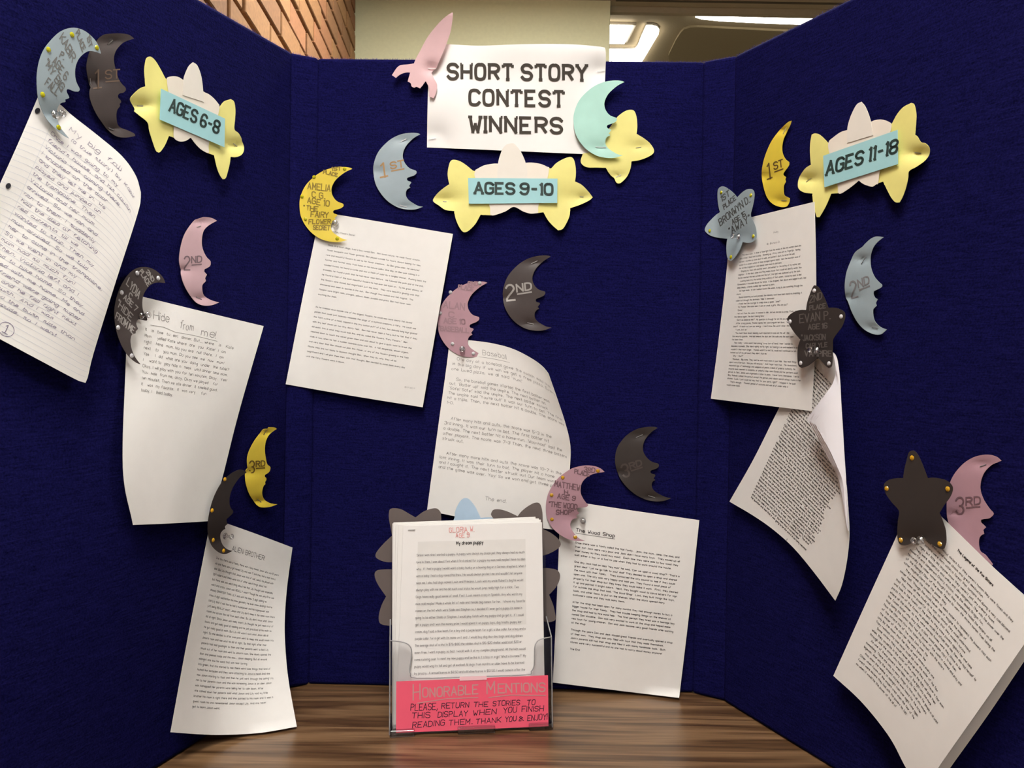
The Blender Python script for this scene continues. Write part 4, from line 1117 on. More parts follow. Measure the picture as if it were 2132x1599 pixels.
# left, pink second
p = Z([(700,150),(640,115),(570,95),(485,92),(440,108),(380,125),(330,155),(240,270),(170,400),(125,560),(103,700),(103,820),(125,920),(130,1000),(160,1120),(220,1250),(300,1370),(370,1445),(450,1485),(540,1497),(630,1485),(735,1445),(640,1420),(560,1385),(495,1335),(470,1270),(465,1190),(480,1150),(520,1110),(520,1085),(512,1065),(520,1040),(540,1005),(520,980),(500,960),(500,920),(550,895),(590,865),(600,820),(590,780),(540,730),(490,640),(462,540),(460,440),(475,350),(500,290),(560,230),(640,180)], 7.618, 360, 440)
f = lift(.006, [(414, 462, 8), (376, 562, 7), (414, 620, 8)])
t = M1('paper_moon', 'rose pink paper moon marked 2nd on the left panel', p, LP, f, card('rose_moon_card', (.60, .40, .44), .6, .04))
place_mark(t, LP, f, '2', 'ND', (384, 562), 28, mat('grey_mauve_marker', (.22, .15, .17), .6), 1.7, rot=0, sx=.78)
staple(LP, f, (409, 618.5), (420, 623), t); staple(LP, f, (410, 473), (418, 470), t); settle(t)
# left, charcoal named
p = Z([(828,328),(800,260),(750,200),(680,145),(600,113),(520,106),(440,120),(360,165),(290,240),(220,350),(170,470),(135,600),(120,730),(125,850),(145,970),(180,1090),(230,1210),(300,1320),(380,1400),(440,1440),(485,1455),(440,1400),(395,1330),(360,1240),(345,1150),(348,1090),(365,1045),(400,1030),(418,1025),(418,1000),(440,975),(450,960),(435,930),(425,890),(435,850),(455,830),(500,838),(560,850),(578,840),(570,805),(540,760),(515,690),(508,600),(520,510),(550,440),(600,375),(660,335),(730,320),(790,325)], 6.66, 220, 540)
f = lift(.016, [(300, 668, 22)], floor=.008)
t = M1('named_moon', 'charcoal paper moon with clear stones and silver writing on the left panel', p, LP, f, DARK)
writing(t, LP, f, [('PLACE', (290, 566), (308, 596), (6, -6)), ('2ND', (304, 567), (318, 587), (4, -6)), ('LYDIA', (263, 592), (288, 622), (6, -14)), ('C', (268, 618), (273, 624), (3, -10)), ('AGE 7', (257, 622), (283, 650), (4, -9)), ('"HIDE', (243, 635), (272, 668), (5, -12)), ('FROM ME', (240, 662), (277, 695), (4, -12))], SILV, 1.2, seed=9)
gems(LP, f, Z([(437, 192), (728, 262), (220, 462), (172, 948), (360, 1338)], 6.66, 220, 540), GEMC, t); settle(t)
# left, yellow third
YT = Z([(862, 72), (835, 55), (765, 52), (755, 72), (705, 78), (665, 125), (600, 215), (550, 310), (522, 400), (522, 480), (525, 520), (500, 560), (500, 640), (512, 720), (545, 815), (600, 905), (640, 950), (680, 970), (740, 972), (800, 962), (868, 937), (800, 928), (740, 900), (710, 868), (695, 820), (697, 770), (712, 725), (730, 705), (728, 682), (742, 655), (740, 635), (725, 620), (725, 600), (770, 570), (788, 535), (785, 505), (752, 475), (735, 400), (725, 310), (735, 220), (770, 145), (820, 100)], 5.511, 420, 880)
f = lift(.007, [(551, 900, 7), (514, 983, 7), (538, 1043, 7)])
t = M1('paper_moon', 'yellow paper moon marked 3rd at the lower left panel', YT, LP, f, GOLD)
place_mark(t, LP, f, '3', 'RD', (520, 984), 24, mat('dark_olive_marker', (.16, .10, .01), .6), 1.5, rot=0, sx=.8)
staple(LP, f, (536, 1039), (544, 1046), t); staple(LP, f, (549, 905), (556, 895), t); settle(t)
# left, small black named moon
SB = Z([(515, 570), (490, 550), (430, 540), (330, 590), (220, 700), (130, 880), (80, 1080), (70, 1250), (110, 1400), (200, 1490), (280, 1505), (352, 1472), (290, 1450), (240, 1400), (215, 1330), (218, 1270), (250, 1230), (272, 1220), (268, 1190), (300, 1160), (290, 1145), (285, 1110), (310, 1085), (355, 1040), (358, 1010), (335, 980), (320, 930), (322, 850), (350, 760), (390, 690), (440, 625), (490, 590)], 5.511, 420, 880)
f = lift(.022, [(462, 1125, 26)], floor=.012)
t = M1('named_moon', 'plain black paper moon with amber stones at the lower left', SB, LP, f, BLACK)
gems(LP, f, Z([(265, 650), (118, 1008), (130, 1348), (250, 1470)], 5.511, 420, 880), GEMA, t); settle(t)
# right, yellow first
Y1 = Z([(260, 38), (235, 48), (180, 100), (120, 180), (80, 270), (58, 350), (53, 420), (66, 500), (90, 570), (130, 615), (180, 635), (225, 632), (245, 600), (247, 575), (225, 565), (208, 550), (205, 500), (212, 475), (220, 460), (216, 445), (222, 430), (205, 415), (205, 400), (240, 350), (243, 325), (215, 300), (195, 250), (200, 180), (225, 120), (250, 70)], 3.33, 1570, 240)
f = lift(.006, [(1632, 272, 8), (1590, 368, 8), (1630, 418, 8)])
t = M1('paper_moon', 'golden yellow paper moon marked 1st on the right panel', Y1, RP, f, GOLD)
place_mark(t, RP, f, '1', 'ST', (1600, 373), 32, mat('brown_black_marker', (.12, .07, .01), .6), 1.6, rot=-.16, sx=.62)
staple(RP, f, (1630, 279), (1637, 266), t); staple(RP, f, (1627, 417), (1638, 417), t); settle(t)
# right, blue second
p = Z([(898,845),(850,840),(810,855),(770,890),(750,912),(700,950),(670,1010),(640,1090),(628,1180),(635,1260),(650,1290),(680,1370),(720,1440),(770,1490),(830,1518),(880,1518),(920,1485),(880,1470),(845,1440),(828,1400),(825,1350),(835,1335),(850,1320),(845,1300),(858,1275),(840,1265),(828,1240),(830,1220),(860,1205),(885,1190),(888,1175),(860,1150),(830,1110),(810,1050),(808,980),(825,920),(855,880)], 3.33, 1570, 240)
f = lift(.006, [(1797, 540, 10), (1764, 620, 8), (1818, 683, 9)])
t = M1('paper_moon', 'light blue paper moon marked 2nd on the right panel', p, RP, f, LBLUE)
place_mark(t, RP, f, '2', 'ND', (1774, 621), 34, mat('soft_grey_marker', (.20, .20, .21), .6), 1.9, rot=-.22, sx=.72)
staple(RP, f, (1793, 550), (1803, 535), t); staple(RP, f, (1815, 679), (1828, 684), t); settle(t)
# right, pink third
p = Z([(1512,225),(1460,180),(1380,155),(1290,155),(1190,180),(1090,235),(1000,320),(930,420),(885,540),(865,680),(862,820),(875,930),(930,1100),(1020,1230),(1150,1370),(1300,1450),(1400,1468),(1410,1455),(1370,1400),(1320,1340),(1265,1300),(1245,1220),(1250,1150),(1275,1110),(1308,1095),(1295,1050),(1330,1015),(1300,985),(1270,955),(1272,925),(1310,918),(1370,908),(1415,870),(1415,840),(1370,790),(1310,700),(1270,600),(1262,520),(1280,430),(1320,350),(1390,280),(1460,245)], 5.711, 1820, 920)
f = lift(.004, [(2046, 966, 9), (1985, 1070, 8)])
t = M1('paper_moon', 'dusty pink paper moon marked 3rd behind the bottom right packet', p, RP, f, PINK)
place_mark(t, RP, f, '3', 'RD', (1991, 1070), 34, MAUVE, 2.0, rot=-.02, sx=.9)
staple(RP, f, (2040, 972), (2053, 967), t); settle(t)

# stars
BRO = Z([(450, 150), (510, 165), (600, 225), (660, 280), (715, 345), (780, 275), (860, 215), (940, 195), (990, 215), (1015, 270), (1010, 370), (985, 500), (950, 655), (1000, 770), (1040, 880), (1055, 1000), (1045, 1060), (990, 1120), (920, 1142), (810, 1130), (760, 1260), (690, 1370), (630, 1440), (590, 1458), (540, 1400), (525, 1280), (528, 1150), (540, 1070), (450, 1060), (320, 1040), (220, 1000), (155, 940), (148, 890), (190, 810), (270, 720), (350, 645), (412, 605), (390, 520), (370, 380), (372, 230), (400, 175)], 8.417, 1450, 370)
f = lift(.014, [(1536, 493, 16)], floor=.009)
t = badge('named_star', 'star', 'light blue paper star with first place writing on the right panel', BRO, RP, f, LBLUE)
writing(t, RP, f, [('1ST', (1503, 420), (1519, 407), (-2, -11)), ('PLACE', (1508, 436), (1532, 416), (-3, -9)), ('BRONWYN D.', (1500, 470), (1562, 420), (-4, -13)), ('AGE 15', (1526, 467), (1553, 449), (-3, -9)), ('"AWAY"', (1520, 489), (1562, 461), (-3, -14))], mat('dark_slate_marker', (.09, .10, .10), .6), 1.2, seed=12)
gems(RP, f, Z([(437, 258), (955, 308), (233, 930), (998, 1025), (605, 1390)], 8.417, 1450, 370), GEMY, t); settle(t)
EVS = Z([(400, 25), (440, 50), (490, 130), (530, 220), (560, 300), (640, 300), (710, 320), (760, 360), (765, 430), (730, 530), (680, 600), (620, 690), (615, 800), (610, 950), (600, 1020), (565, 1045), (520, 1010), (433, 912), (370, 970), (300, 1020), (230, 1042), (190, 1010), (178, 900), (185, 780), (215, 690), (150, 620), (90, 530), (48, 440), (80, 390), (150, 345), (220, 328), (285, 328), (300, 230), (340, 110), (375, 35)], 5.92, 1630, 590)
f = lift(.026, [(1700, 728, 20)], floor=.021)
t = badge('named_star', 'star', 'black paper star with silver second place writing on the right panel', EVS, RP, f, BLACK)
writing(t, RP, f, [('2ND', (1686, 631), (1711, 622), (0, -14)), ('PLACE', (1686, 646), (1718, 641), (0, -9)), ('EVAN P.', (1665, 673), (1729, 663), (0, -17)), ('AGE 16', (1683, 686), (1722, 683), (0, -10)), ('"JACKSON', (1669, 709), (1718, 707), (0, -11)), ('CARLYLE', (1678, 725), (1722, 722), (0, -9)), ('VAMPIRE', (1676, 741), (1731, 742), (0, -11))], SILVD, 1.3, seed=14)
gems(RP, f, Z([(387, 90), (88, 470), (718, 410), (220, 982), (568, 988)], 5.92, 1630, 590), GEMC, t); settle(t)
BST = Z([(450, 102), (490, 115), (530, 170), (575, 270), (610, 360), (635, 430), (700, 425), (780, 435), (860, 460), (920, 510), (935, 570), (900, 660), (840, 740), (775, 845), (800, 900), (845, 1030), (857, 1130), (855, 1200), (835, 1265), (800, 1275), (720, 1240), (640, 1180), (565, 1100), (500, 1165), (430, 1210), (350, 1230), (300, 1210), (278, 1150), (275, 1050), (285, 920), (295, 820), (210, 720), (140, 620), (115, 540), (125, 490), (180, 450), (260, 432), (345, 430), (360, 320), (385, 220), (410, 130)], 5.711, 1820, 920)
f = lift(.022, [(1912, 1122, 24)], floor=.015)
t = badge('named_star', 'star', 'plain black paper star with amber stones at the bottom right', BST, RP, f, BLACK)
gems(RP, f, Z([(450, 190), (150, 555), (875, 560), (318, 1168), (780, 1215)], 5.711, 1820, 920), GEMA, t); settle(t)

# rocket
RK = Z([(1125, 48), (1142, 65), (1135, 180), (1100, 380), (1045, 540), (1000, 660), (930, 820), (875, 950), (860, 985), (820, 1010), (785, 1055), (830, 1150), (875, 1230), (880, 1290), (860, 1390), (822, 1475), (745, 1445), (750, 1380), (735, 1280), (690, 1190), (597, 1312), (535, 1285), (500, 1300), (455, 1275), (440, 1225), (390, 1195), (430, 1050), (380, 1045), (310, 1060), (250, 1090), (195, 1137), (128, 1090), (200, 980), (250, 935), (300, 920), (400, 910), (495, 895), (530, 810), (600, 680), (720, 460), (860, 280), (960, 170), (1060, 90)], 7.994, 800, 20)
def rk_off(px, py):
    px = np.asarray(px, float); py = np.asarray(py, float)
    return .0115 + np.clip((140 - py) / 110, 0, 1) ** 2 * .012 - .006 * np.exp(-(((px - 898) ** 2 + (py - 143) ** 2) / 200.0))
t = badge('paper_rocket', 'rocket', 'pink paper rocket stapled at the top left corner of the title sign', RK, CP, rk_off, RPINK)
staple(CP, rk_off, (891, 142.5), (907, 143), t); settle(t)
# yellow star and turquoise moon at the sign's right
YS = Z([(850, 502), (900, 520), (930, 600), (940, 720), (930, 825), (1010, 870), (1100, 940), (1160, 1030), (1145, 1090), (1060, 1140), (960, 1175), (862, 1190), (850, 1280), (810, 1380), (750, 1450), (700, 1483), (660, 1470), (630, 1410), (580, 1370), (520, 1275), (400, 1272), (280, 1270), (210, 1235), (185, 1180), (215, 1085), (350, 1060), (450, 1000), (500, 850), (600, 700), (665, 607), (730, 550), (790, 515)], 6.395, 1180, 150)
f = lift(.0065, [(1332, 305, 9), (1286, 366, 8)], wav=.0008)
t = badge('paper_star', 'star', 'pale yellow paper star behind the turquoise moon', YS, CP, f, YELLOW)
staple(CP, f, (1324, 308), (1335, 306), t); staple(CP, f, (1282, 369), (1293, 364), t); settle(t)
p = moon_pts((1300.1, 170.8), (1296.5, 323.3), (1284.3, 248), (1194, 244))
f = lift(.0125, [(1250, 307, 12)], wav=.0006, floor=.0085)
t = M1('paper_moon', 'turquoise paper moon at the right edge of the title sign', p, CP, f, TURQ)
staple(CP, f, (1240, 306), (1262, 307), t); settle(t)

# age signs
def age_sign(label, plane, sc, ox, oy, ly, wh, pet, ry, lab, txt, t0, t1, upv, pins, sts, w):
    allp = np.array(Z(wh, sc, ox, oy)); c = allp.mean(0)
    t = thing('age_group_sign', label, 'sign', plane.one(c[0], c[1], .001))
    P = [(a, b_, s) for (a, b_, s) in pins]
    f1 = lift(.010, P, wav=.0008); f2 = lift(.0115, P); f3 = lift(.0123, P); f4 = lift(.0134, [])
    cutout('yellow_star', Z(ly, sc, ox, oy), plane, f1, YELLOW, t); cutout('yellow_star', Z(ry, sc, ox, oy), plane, f1, YELLOW, t)
    cutout('white_star', Z(wh, sc, ox, oy), plane, f2, CREAM, t)
    cutout('white_star', Z(pet, sc, ox, oy), plane, f3, CREAM2, t)
    cutout('label_strip', Z(lab, sc, ox, oy), plane, f4, LABEL, t, smooth_outline=False, step=20)
    ink = Ink()
    pix_text(ink, txt, Z([t0], sc, ox, oy)[0], Z([t1], sc, ox, oy)[0], (upv[0] / sc, upv[1] / sc), w, sm=3, slab=True, dots=True, gap=1.5, space=2.0)
    ink.build('lettering', surf_fn(plane, f4), INKG, t)
    for a, b_ in sts: staple(plane, f1, Z([a], sc, ox, oy)[0], Z([b_], sc, ox, oy)[0], t)
    settle(t)
age_sign('cluster of yellow and white paper stars labelled ages 9-10', CP, 5.922, 890, 290,
 [(325, 252), (285, 270), (262, 330), (248, 420), (255, 490), (270, 555), (200, 600), (120, 670), (70, 740), (80, 775), (140, 815), (220, 870), (330, 885), (345, 970), (380, 1060), (430, 1135), (480, 1142), (540, 1100), (600, 1030), (655, 930), (740, 935), (790, 937), (860, 760), (640, 420), (565, 388), (480, 320), (400, 270)],
 [(590, 378), (690, 325), (780, 305), (870, 300), (1040, 320), (1210, 290), (1300, 288), (1400, 305), (1470, 335), (1500, 345), (1480, 480), (1375, 790), (1365, 905), (1350, 910), (1270, 915), (1180, 890), (1065, 833), (960, 890), (820, 937), (775, 930), (755, 790), (590, 480)],
 [(870, 300), (885, 230), (920, 130), (960, 75), (1000, 55), (1060, 50), (1100, 85), (1150, 150), (1185, 220), (1210, 290), (1230, 400), (1225, 520), (860, 520), (862, 400)],
 [(1525, 358), (1580, 300), (1660, 250), (1750, 218), (1800, 240), (1825, 330), (1830, 430), (1820, 520), (1900, 560), (1980, 640), (2037, 715), (2000, 750), (1900, 800), (1760, 850), (1750, 950), (1700, 1060), (1660, 1110), (1610, 1122), (1540, 1060), (1480, 990), (1430, 900), (1340, 912), (1300, 700), (1460, 380)],
 [(500, 478), (1603, 485), (1600, 785), (510, 795)], 'AGES 9-10', (585, 664), (1540, 682), (0, -128), [(925, 415, 12), (1213, 412, 12)], [((190, 765), (235, 770)), ((1880, 705), (1925, 712))], 5.1)
age_sign('cluster of yellow and white paper stars labelled ages 6-8', LP, 5.711, 260, 100,
 [(290, 102), (255, 125), (238, 200), (232, 280), (238, 370), (245, 455), (180, 480), (110, 540), (65, 600), (75, 650), (115, 720), (110, 750), (170, 800), (270, 885), (290, 980), (330, 1110), (370, 1220), (405, 1243), (430, 1225), (480, 1150), (525, 1045), (590, 1068), (600, 800), (560, 480), (520, 380), (485, 362), (430, 260), (370, 160), (325, 112)],
 [(500, 355), (530, 342), (590, 335), (650, 350), (698, 380), (820, 420), (932, 515), (1000, 550), (1060, 600), (1110, 660), (1125, 690), (1110, 790), (1005, 1110), (1000, 1248), (965, 1240), (900, 1200), (840, 1140), (785, 1065), (720, 1105), (650, 1110), (600, 1085), (580, 1040), (578, 900), (512, 480)],
 [(698, 380), (720, 300), (760, 215), (810, 168), (860, 205), (900, 300), (920, 400), (932, 515), (940, 640), (690, 560)],
 [(1132, 692), (1180, 635), (1260, 607), (1300, 640), (1315, 740), (1310, 850), (1303, 965), (1350, 1010), (1385, 1070), (1392, 1105), (1415, 1170), (1412, 1230), (1380, 1275), (1320, 1297), (1257, 1293), (1250, 1360), (1230, 1450), (1200, 1545), (1165, 1560), (1130, 1510), (1095, 1420), (1062, 1275), (965, 1242), (960, 900), (1090, 720)],
 [(430, 482), (1192, 840), (1185, 1180), (415, 850)], 'AGES 6-8', (530, 740), (1106, 1018), (28, -136), [(290, 219, 11), (490, 302, 10)], [((150, 688), (215, 690)), ((1290, 1135), (1335, 1170))], 4.4)
age_sign('cluster of yellow and white paper stars labelled ages 11-18', RP, 6.15, 1650, 200,
 [(285, 478), (245, 495), (228, 590), (222, 700), (228, 800), (235, 880), (170, 920), (115, 990), (80, 1060), (68, 1140), (85, 1195), (150, 1235), (255, 1248), (260, 1340), (280, 1450), (310, 1550), (345, 1550), (400, 1460), (450, 1360), (495, 1250), (600, 1243), (600, 1000), (490, 650), (452, 595), (400, 540), (340, 490)],
 [(462, 590), (520, 530), (610, 465), (700, 435), (860, 400), (1003, 330), (1060, 308), (1130, 300), (1200, 315), (1262, 346), (1255, 450), (1120, 950), (1095, 1115), (1070, 1130), (1020, 1160), (940, 1140), (890, 1115), (848, 1080), (780, 1140), (700, 1200), (615, 1250), (582, 1240), (570, 1110), (468, 720)],
 [(700, 435), (720, 330), (760, 220), (820, 110), (882, 72), (930, 130), (970, 220), (990, 280), (1003, 330), (1030, 500), (700, 600)],
 [(1275, 348), (1340, 230), (1420, 140), (1520, 87), (1560, 110), (1585, 230), (1580, 360), (1568, 495), (1600, 520), (1645, 590), (1700, 605), (1745, 650), (1757, 700), (1740, 770), (1680, 840), (1580, 910), (1492, 962), (1480, 1050), (1450, 1180), (1410, 1290), (1370, 1362), (1320, 1360), (1270, 1310), (1220, 1220), (1160, 1095), (1080, 1122), (1080, 900), (1230, 430)],
 [(392, 765), (1345, 432), (1350, 870), (408, 1168)], 'AGES 11-18', (432, 1012), (1335, 716), (14, -165), [(1684, 373, 10), (1914, 320, 12)], [((175, 1100), (240, 1052)), ((1565, 722), (1650, 735))], 4.8)

# push pins
pushpin(LP, 110, 239, .009, 'clear push pin through the foot of the light blue moon at top left', (0, .0))
pushpin(LP, 290, 656, .008, 'clear push pin beside the nose of the charcoal moon on the left panel')
pushpin(LP, 465, 1116, .004, 'clear push pin holding the long printed page below the black moon')
pushpin(CP, 700.5, 467, .003, 'clear push pin beside the golden yellow moon')
pushpin(CP, 963, 727, .005, 'clear push pin in the tail of the dusty pink moon above the baseball story')
pushpin(CP, 1213, 1083, .004, 'clear push pin beside the dusty pink moon with amber stones')
pushpin(RP, 1541, 493, .010, 'clear push pin through the light blue star on the right panel')
pushpin(RP, 1704, 729, .0215, 'clear push pin through the black star with silver writing')
pushpin(RP, 1921, 1124, .0155, 'clear push pin at the foot of the plain black star')

# ================================================================== brochure holder with story packets
HL = horiz(811, 1533, TZ); HR = horiz(1150, 1517, TZ)
hx = (HR - HL) / np.linalg.norm(HR - HL)
hback = np.cross((0, 0, 1.0), hx); hback = hback if hback[1] > 0 else -hback
lean = math.radians(9)
hup = np.array([0, 0, 1.0]) * math.cos(lean) + hback * math.sin(lean)
HP = Plane(HL, np.cross(hx, hup))
print('alien corner off', [(float((TABLE.one(x, y) - LP.p) @ LP.n)) for x, y in ((355, 1524), (462, 1530), (618, 1513))], 'wood', [(float((TABLE.one(x, y) - CP.p) @ CP.n)) for x, y in ((1414, 1453), (1151, 1421))])
print('holder width', np.linalg.norm(HR - HL), 'depth', HL[1], HR[1])
hold = thing('brochure_holder', 'clear acrylic holder with a hot pink card and grey paper stars', 'holder', (HL + HR) / 2)
const = lambda c: (lambda px, py: np.full(np.shape(np.atleast_1d(px)), c))
zb = .004
fr_pts = [(812, 1334), (830, 1335.5), (845, 1339), (854, 1346), (857, 1356), (856, 1375), (853, 1392), (855, 1403), (868, 1412), (980, 1409), (1094, 1405), (1106, 1398), (1112, 1385), (1113, 1350), (1116, 1339), (1125, 1331), (1148, 1326), (1150, 1514), (811, 1530)]
cutout('front_wall', fr_pts, HP, const(0.0), ACR, hold, thick=.002, step=60, smooth_outline=False)
def tube_path(name, pts3, r, m, parent):
    cu = bpy.data.curves.new(name, 'CURVE'); cu.dimensions = '3D'; cu.bevel_depth = r; cu.bevel_resolution = 2
    sp = cu.splines.new('POLY'); sp.points.add(len(pts3) - 1)
    for a, q in zip(sp.points, pts3): a.co = (*q, 1)
    tmp = bpy.data.objects.new(name, cu); COL.objects.link(tmp)
    dg = bpy.context.evaluated_depsgraph_get(); me = bpy.data.meshes.new_from_object(tmp.evaluated_get(dg))
    bpy.data.objects.remove(tmp)
    o = bpy.data.objects.new(name, me); COL.objects.link(o); me.materials.append(m) if not me.materials else None
    me.materials.clear(); me.materials.append(m)
    o.parent = parent
    return o
EDGE = mat('acrylic_rim', (.50, .50, .51), .2, Transmission_Weight=.4)
rim = catmull(fr_pts[:17], False, 3)
tube_path('rim', HP.at(rim[:, 0], rim[:, 1], 0.0005), .0008, EDGE, hold)
DEP = .040
n_ = -hback          # walls run straight back over the table
A1 = HP.one(811, 1530); A2 = HP.one(812, 1334); B1 = HP.one(1150, 1514); B2 = HP.one(1148, 1326)
def wall(name, a, b_, c, d, thickv, m=ACR): prism(name, [a, b_, c, d], thickv, m, hold)
A2b = A2 - n_ * DEP + hup * .016; B2b = B2 - n_ * DEP + hup * .016
wall('side_wall', A1, A1 - n_ * DEP, A2b, A2, hx * .002)
wall('side_wall', B1, B1 - n_ * DEP, B2b, B2, -hx * .002)
tube_path('rim', [A2, A2b], .0009, EDGE, hold); tube_path('rim', [B2, B2b], .0009, EDGE, hold)
tube_path('rim', [A1, A2], .0009, EDGE, hold); tube_path('rim', [B1, B2], .0009, EDGE, hold)
wall('back_wall', A1 - n_ * DEP, B1 - n_ * DEP, B1 - n_ * DEP + hup * .235, A1 - n_ * DEP + hup * .235, -n_ * .002)
wall('floor_plate', A1, B1, B1 - n_ * DEP, A1 - n_ * DEP, hup * .002, ACRD)
def foot(x0, x1):
    a = A1 + hx * x0; a[2] = TZ + .0005; b_ = A1 + hx * x1; b_[2] = TZ + .0005
    f_ = -hback
    q = [a + f_ * .007, b_ + f_ * .007, b_ + hback * .05, a + hback * .05]
    prism('foot', q, (0, 0, .0095), ACRD, hold, .0015)
wd = np.linalg.norm(B1 - A1)
foot(0.0, .034); foot(wd * .41, wd * .64); foot(wd - .034, wd)
# card taped to the front
CARD = [(825, 1419), (1141, 1406), (1142, 1512), (824.5, 1526)]
cutout('sign_card', CARD, HP, const(.0022), HOT, hold, thick=.0004, step=60, smooth_outline=False)
ink = Ink(); rn = random.Random(21)
def cz(x, y): return (780 + x / 5.33, 1360 + y / 5.33)
for (txt, a, b_, u_) in (('H', (430, 520), (505, 512), (0, -165)), ('ONORABLE', (535, 490), (1145, 450), (0, -100)), ('M', (1250, 445), (1330, 440), (0, -125)), ('ENTIONS', (1370, 440), (1890, 425), (-2, -95))):
    pix_text(ink, txt, cz(*a), cz(*b_), (u_[0] / 5.33, u_[1] / 5.33), 2.7, sm=2, jit=.15, dots=True, ends=True, rnd=rn)
ink.poly(np.array([cz(470, 555), cz(800, 505), cz(1150, 492)]), 2.0, ends=True); ink.poly(np.array([cz(1265, 492), cz(1500, 465), cz(1900, 468)]), 2.0, ends=True)
ink.build('silver_lettering', surf_fn(HP, const(.0022)), SILP, hold, 'faint silver marker heading')
ink = Ink()
for (txt, a, b_, h) in (('PLEASE,', (400, 635), (695, 628), 70), ('RETURN', (740, 612), (1045, 600), 58), ('THE', (1098, 596), (1255, 590), 50), ('STORIES', (1310, 588), (1610, 572), 55), ('TO', (1690, 580), (1780, 570), 58),
                        ('THIS', (415, 722), (612, 715), 60), ('DISPLAY', (700, 712), (1030, 695), 58), ('WHEN', (1095, 690), (1350, 672), 55), ('YOU', (1425, 668), (1575, 655), 60), ('FINISH', (1632, 650), (1870, 640), 58),
                        ('READING', (420, 828), (775, 800), 62), ('THEM.', (825, 800), (1085, 785), 58), ('THANK', (1125, 785), (1400, 765), 55), ('YOU', (1450, 762), (1570, 750), 55), ('&', (1600, 752), (1650, 748), 50), ('ENJOY!', (1695, 750), (1912, 735), 62)):
    pix_text(ink, txt, cz(*a), cz(*b_), (1.0, -h / 5.33), 1.35, sm=2, jit=.18, dots=True, ends=True, rnd=rn)
ink.build('marker_lettering', surf_fn(HP, const(.0022)), NAVY, hold, 'dark handwritten capitals')
# clear tape over the card's top
cutout('tape', [(957, 1409), (1013, 1407), (1013.5, 1415), (957, 1417.5)], HP, const(.0029), mat('clear_tape', (.95, .6, .65), .25), hold, thick=.0001, step=60, smooth_outline=False)
# grey and blue paper stars taped behind
bo = -DEP - .004
def sg(name, pts, m, o_):
    return cutout(name, pts, HP, const(o_), m, hold, thick=.0005, step=60)
gA = Z([(205, 300), (210, 230), (225, 205), (270, 198), (340, 210), (420, 255), (495, 298), (580, 235), (660, 205), (720, 200), (755, 225), (770, 260), (773, 340), (760, 560), (620, 800), (420, 760), (240, 782), (150, 775), (75, 740), (62, 700), (90, 650), (160, 570), (240, 495), (225, 410)], 5.2, 770, 1020)
gC = Z([(1320, 285), (1315, 250), (1340, 215), (1400, 210), (1480, 230), (1560, 265), (1600, 285), (1640, 235), (1700, 185), (1770, 145), (1820, 138), (1850, 165), (1868, 240), (1872, 330), (1872, 421), (1950, 460), (2020, 510), (2060, 560), (2065, 600), (2030, 640), (1960, 680), (1870, 712), (1600, 760), (1450, 600), (1400, 400)], 5.2, 770, 1020)
gB = Z([(330, 60), (190, 30), (100, 30), (30, 40), (0, 75), (10, 140), (50, 220), (127, 330), (80, 420), (48, 530), (50, 610), (80, 640), (130, 650), (190, 645), (350, 560), (420, 300)], 5.33, 780, 1180)
gD = Z([(1700, 60), (1870, 18), (1950, 20), (2020, 35), (2055, 80), (2050, 150), (2010, 230), (1935, 310), (1980, 420), (2005, 530), (2010, 580), (1980, 605), (1885, 608), (1700, 500)], 5.33, 780, 1180)
gE = Z([(905, 330), (925, 230), (960, 150), (1000, 100), (1040, 88), (1080, 105), (1140, 180), (1180, 260), (1200, 302), (1290, 297), (1400, 310), (1380, 480), (900, 560), (800, 420)], 5.2, 770, 1020)
for nm, pp, mm_, o_ in (('grey_star', gA, GREY, bo), ('grey_star', gC, GREY, bo), ('grey_star', gB, GREY, bo - .001), ('grey_star', gD, GREY, bo - .001), ('blue_star', gE, PBLUE, bo - .002)):
    sg(nm, pp, mm_, o_)
settle(hold)

# story packets in the holder
def packet(label, tl, tr, br, bl, off, th, m, group=None, name='story_packet'):
    c = Coons(HP, [(*tl, off), (*tr, off)], [(*bl, off), (*br, off)], [(*tl, off), (*bl, off)], [(*tr, off), (*br, off)], wav=0.0)
    def seat(p):
        p = list(p)
        while HP.one(p[0], p[1], off - th)[2] < TZ + .0035: p[1] -= .5
        return p
    br, bl = seat(br), seat(bl)
    q = [HP.one(p[0], p[1], off) for p in (tl, tr, br, bl)]
    t = thing(name, label, 'paper', (q[2] + q[3]) / 2, group)
    prism('pages', q, -HP.n * th, m, t, .0002, 1)
    return t
lab_b = 'white story packet peeking out behind the front one in the clear holder'
grp = 'story packets stacked behind the front one'
for n_back, (tl, tr, off) in enumerate((((817, 1090), (1115, 1076), -.0235), ((819, 1088), (1113, 1077.5), -.0195), ((824, 1091), (1122, 1079.5), -.0155), ((829, 1092), (1126, 1082), -.0115))):
    k = (tl[0] - 817) * .7
    t = packet(('rearmost white packet of the stack in the clear holder', 'white packet second from the back in the clear holder', 'white packet second behind the dog story in the clear holder', 'white packet directly behind the dog story in the clear holder')[n_back], tl, tr, (1134, 1506), (816 + k * .3, 1520), off, .0030, PAPER, grp); settle(t)
t = packet('front story packet with red pen name above a printed dog story', (839, 1095), (1128.5, 1087.5), (1135, 1506), (824, 1519), -.007, .0030, PAPERW)
fo = const(-.007)
cutout('grey_block', [(870, 1128), (1094, 1122), (1096, 1300), (866, 1306)], HP, const(-.0069), card('copier_grey', (.80, .79, .76), .7, .02), t, thick=.0001, step=400, smooth_outline=False)  # grey tone of the photocopied block behind the text
fo = const(-.0066)
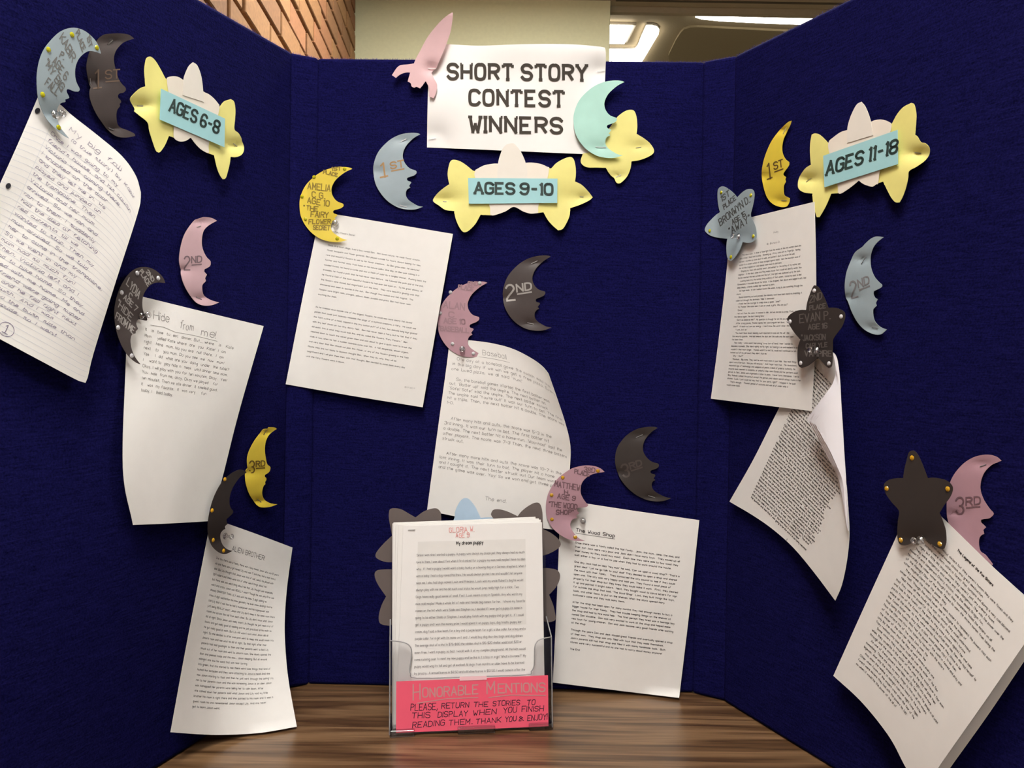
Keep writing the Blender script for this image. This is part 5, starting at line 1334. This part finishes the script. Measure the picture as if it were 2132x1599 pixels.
pup = ['Since I was nine I wanted a puppy. A puppy was always my dream pet they always had so much', 'love in them. I was about five when I first asked for a puppy my mom said maybe I have no idea', 'why.  If I had a puppy I would want a baby husky or a boxing dog or a German shepherd. When I', 'was a baby I had a dog named Matthew. He would always protect me and wouldn\'t let anyone', 'near me. I also had dogs named Louis and Princess. Louis was my uncle Robert\'s dog he would', 'always play with me and he did such cool tricks he would jump really high for a stick. Two',
 'Dogs have really good sense of smell. Fact. Louis means crazy in Spanish. Any who wants my', 'mom said maybe I Made a whole list of male and female dog names for her.  I chose my favorite', 'names on the list which were Stella and Stephen so, I decided if I ever got a puppy its name is', 'going to be either Stella or Stephen. I would play fetch with my puppy and go get it.  If I could', 'get a puppy and I won the money prize I would spend it on puppy toys, dog treats, puppy ice-',
 'cream, dog food, a blue leash for a boy and a purple leash for a girl. a blue collar for a boy and a', 'purple collar for a girl with its name on it and . I would buy dog doo-doo bags and dog dishes', ' The average shot of a shot is $75-$100 the rabbies shot is $15-$20 shelter would cost $20 or', 'even free. I want a puppy so bad. I would walk it at my complex playground. All the kids would', 'come running over to meet my new puppy and be like is it a boy or a girl "What\'s its name?" My', 'puppy would wag its tail and get all excited! All dogs from months or older have to be licensed', 'by january.  A annual license is $8.50 and a lifetime license is $51.50. I would come in after the']
ink = Ink()
rw = [1092, 1093, 1094, 1087, 1089, 1080, 1087, 1093, 1087, 1090, 1087, 1094, 1088, 1086, 1094, 1095, 1091, 1093]
for i, s in enumerate(pup):
    y = 1158 + i * 14.5; xl = 868 - i * .32
    pix_text(ink, s.strip(), (xl, y), (rw[i], y - 6.5 - (i > 12) * 2), (0, -4.6), .62, sm=0, gap=1.3)
ink.build('printed_text', surf_fn(HP, fo, .0002), INKQ, t)
ink = Ink(); pix_text(ink, 'My dream puppy', (950, 1134), (1006, 1132), (0, -6.5), 1.25, sm=1, gap=1.6); ink.build('printed_title', surf_fn(HP, fo, .0002), INKB, t)
ink = Ink(); pix_text(ink, 'GLORIA W.', (935, 1109), (988, 1106), (0, -10), .9, sm=2, jit=.3, rnd=random.Random(2), dots=True); pix_text(ink, 'AGE 9', (949, 1119), (977, 1118), (0, -9), .9, sm=2, jit=.3, rnd=random.Random(3), dots=True)
ink.build('red_handwriting', surf_fn(HP, fo, .0002), REDP, t)
staple(HP, const(-.0066), (849.5, 1103.5), (864, 1103), t)
settle(t)

print('objects', len(bpy.data.objects), 'tris', sum(len(o.data.polygons) for o in bpy.data.objects if o.type == 'MESH') * 2)
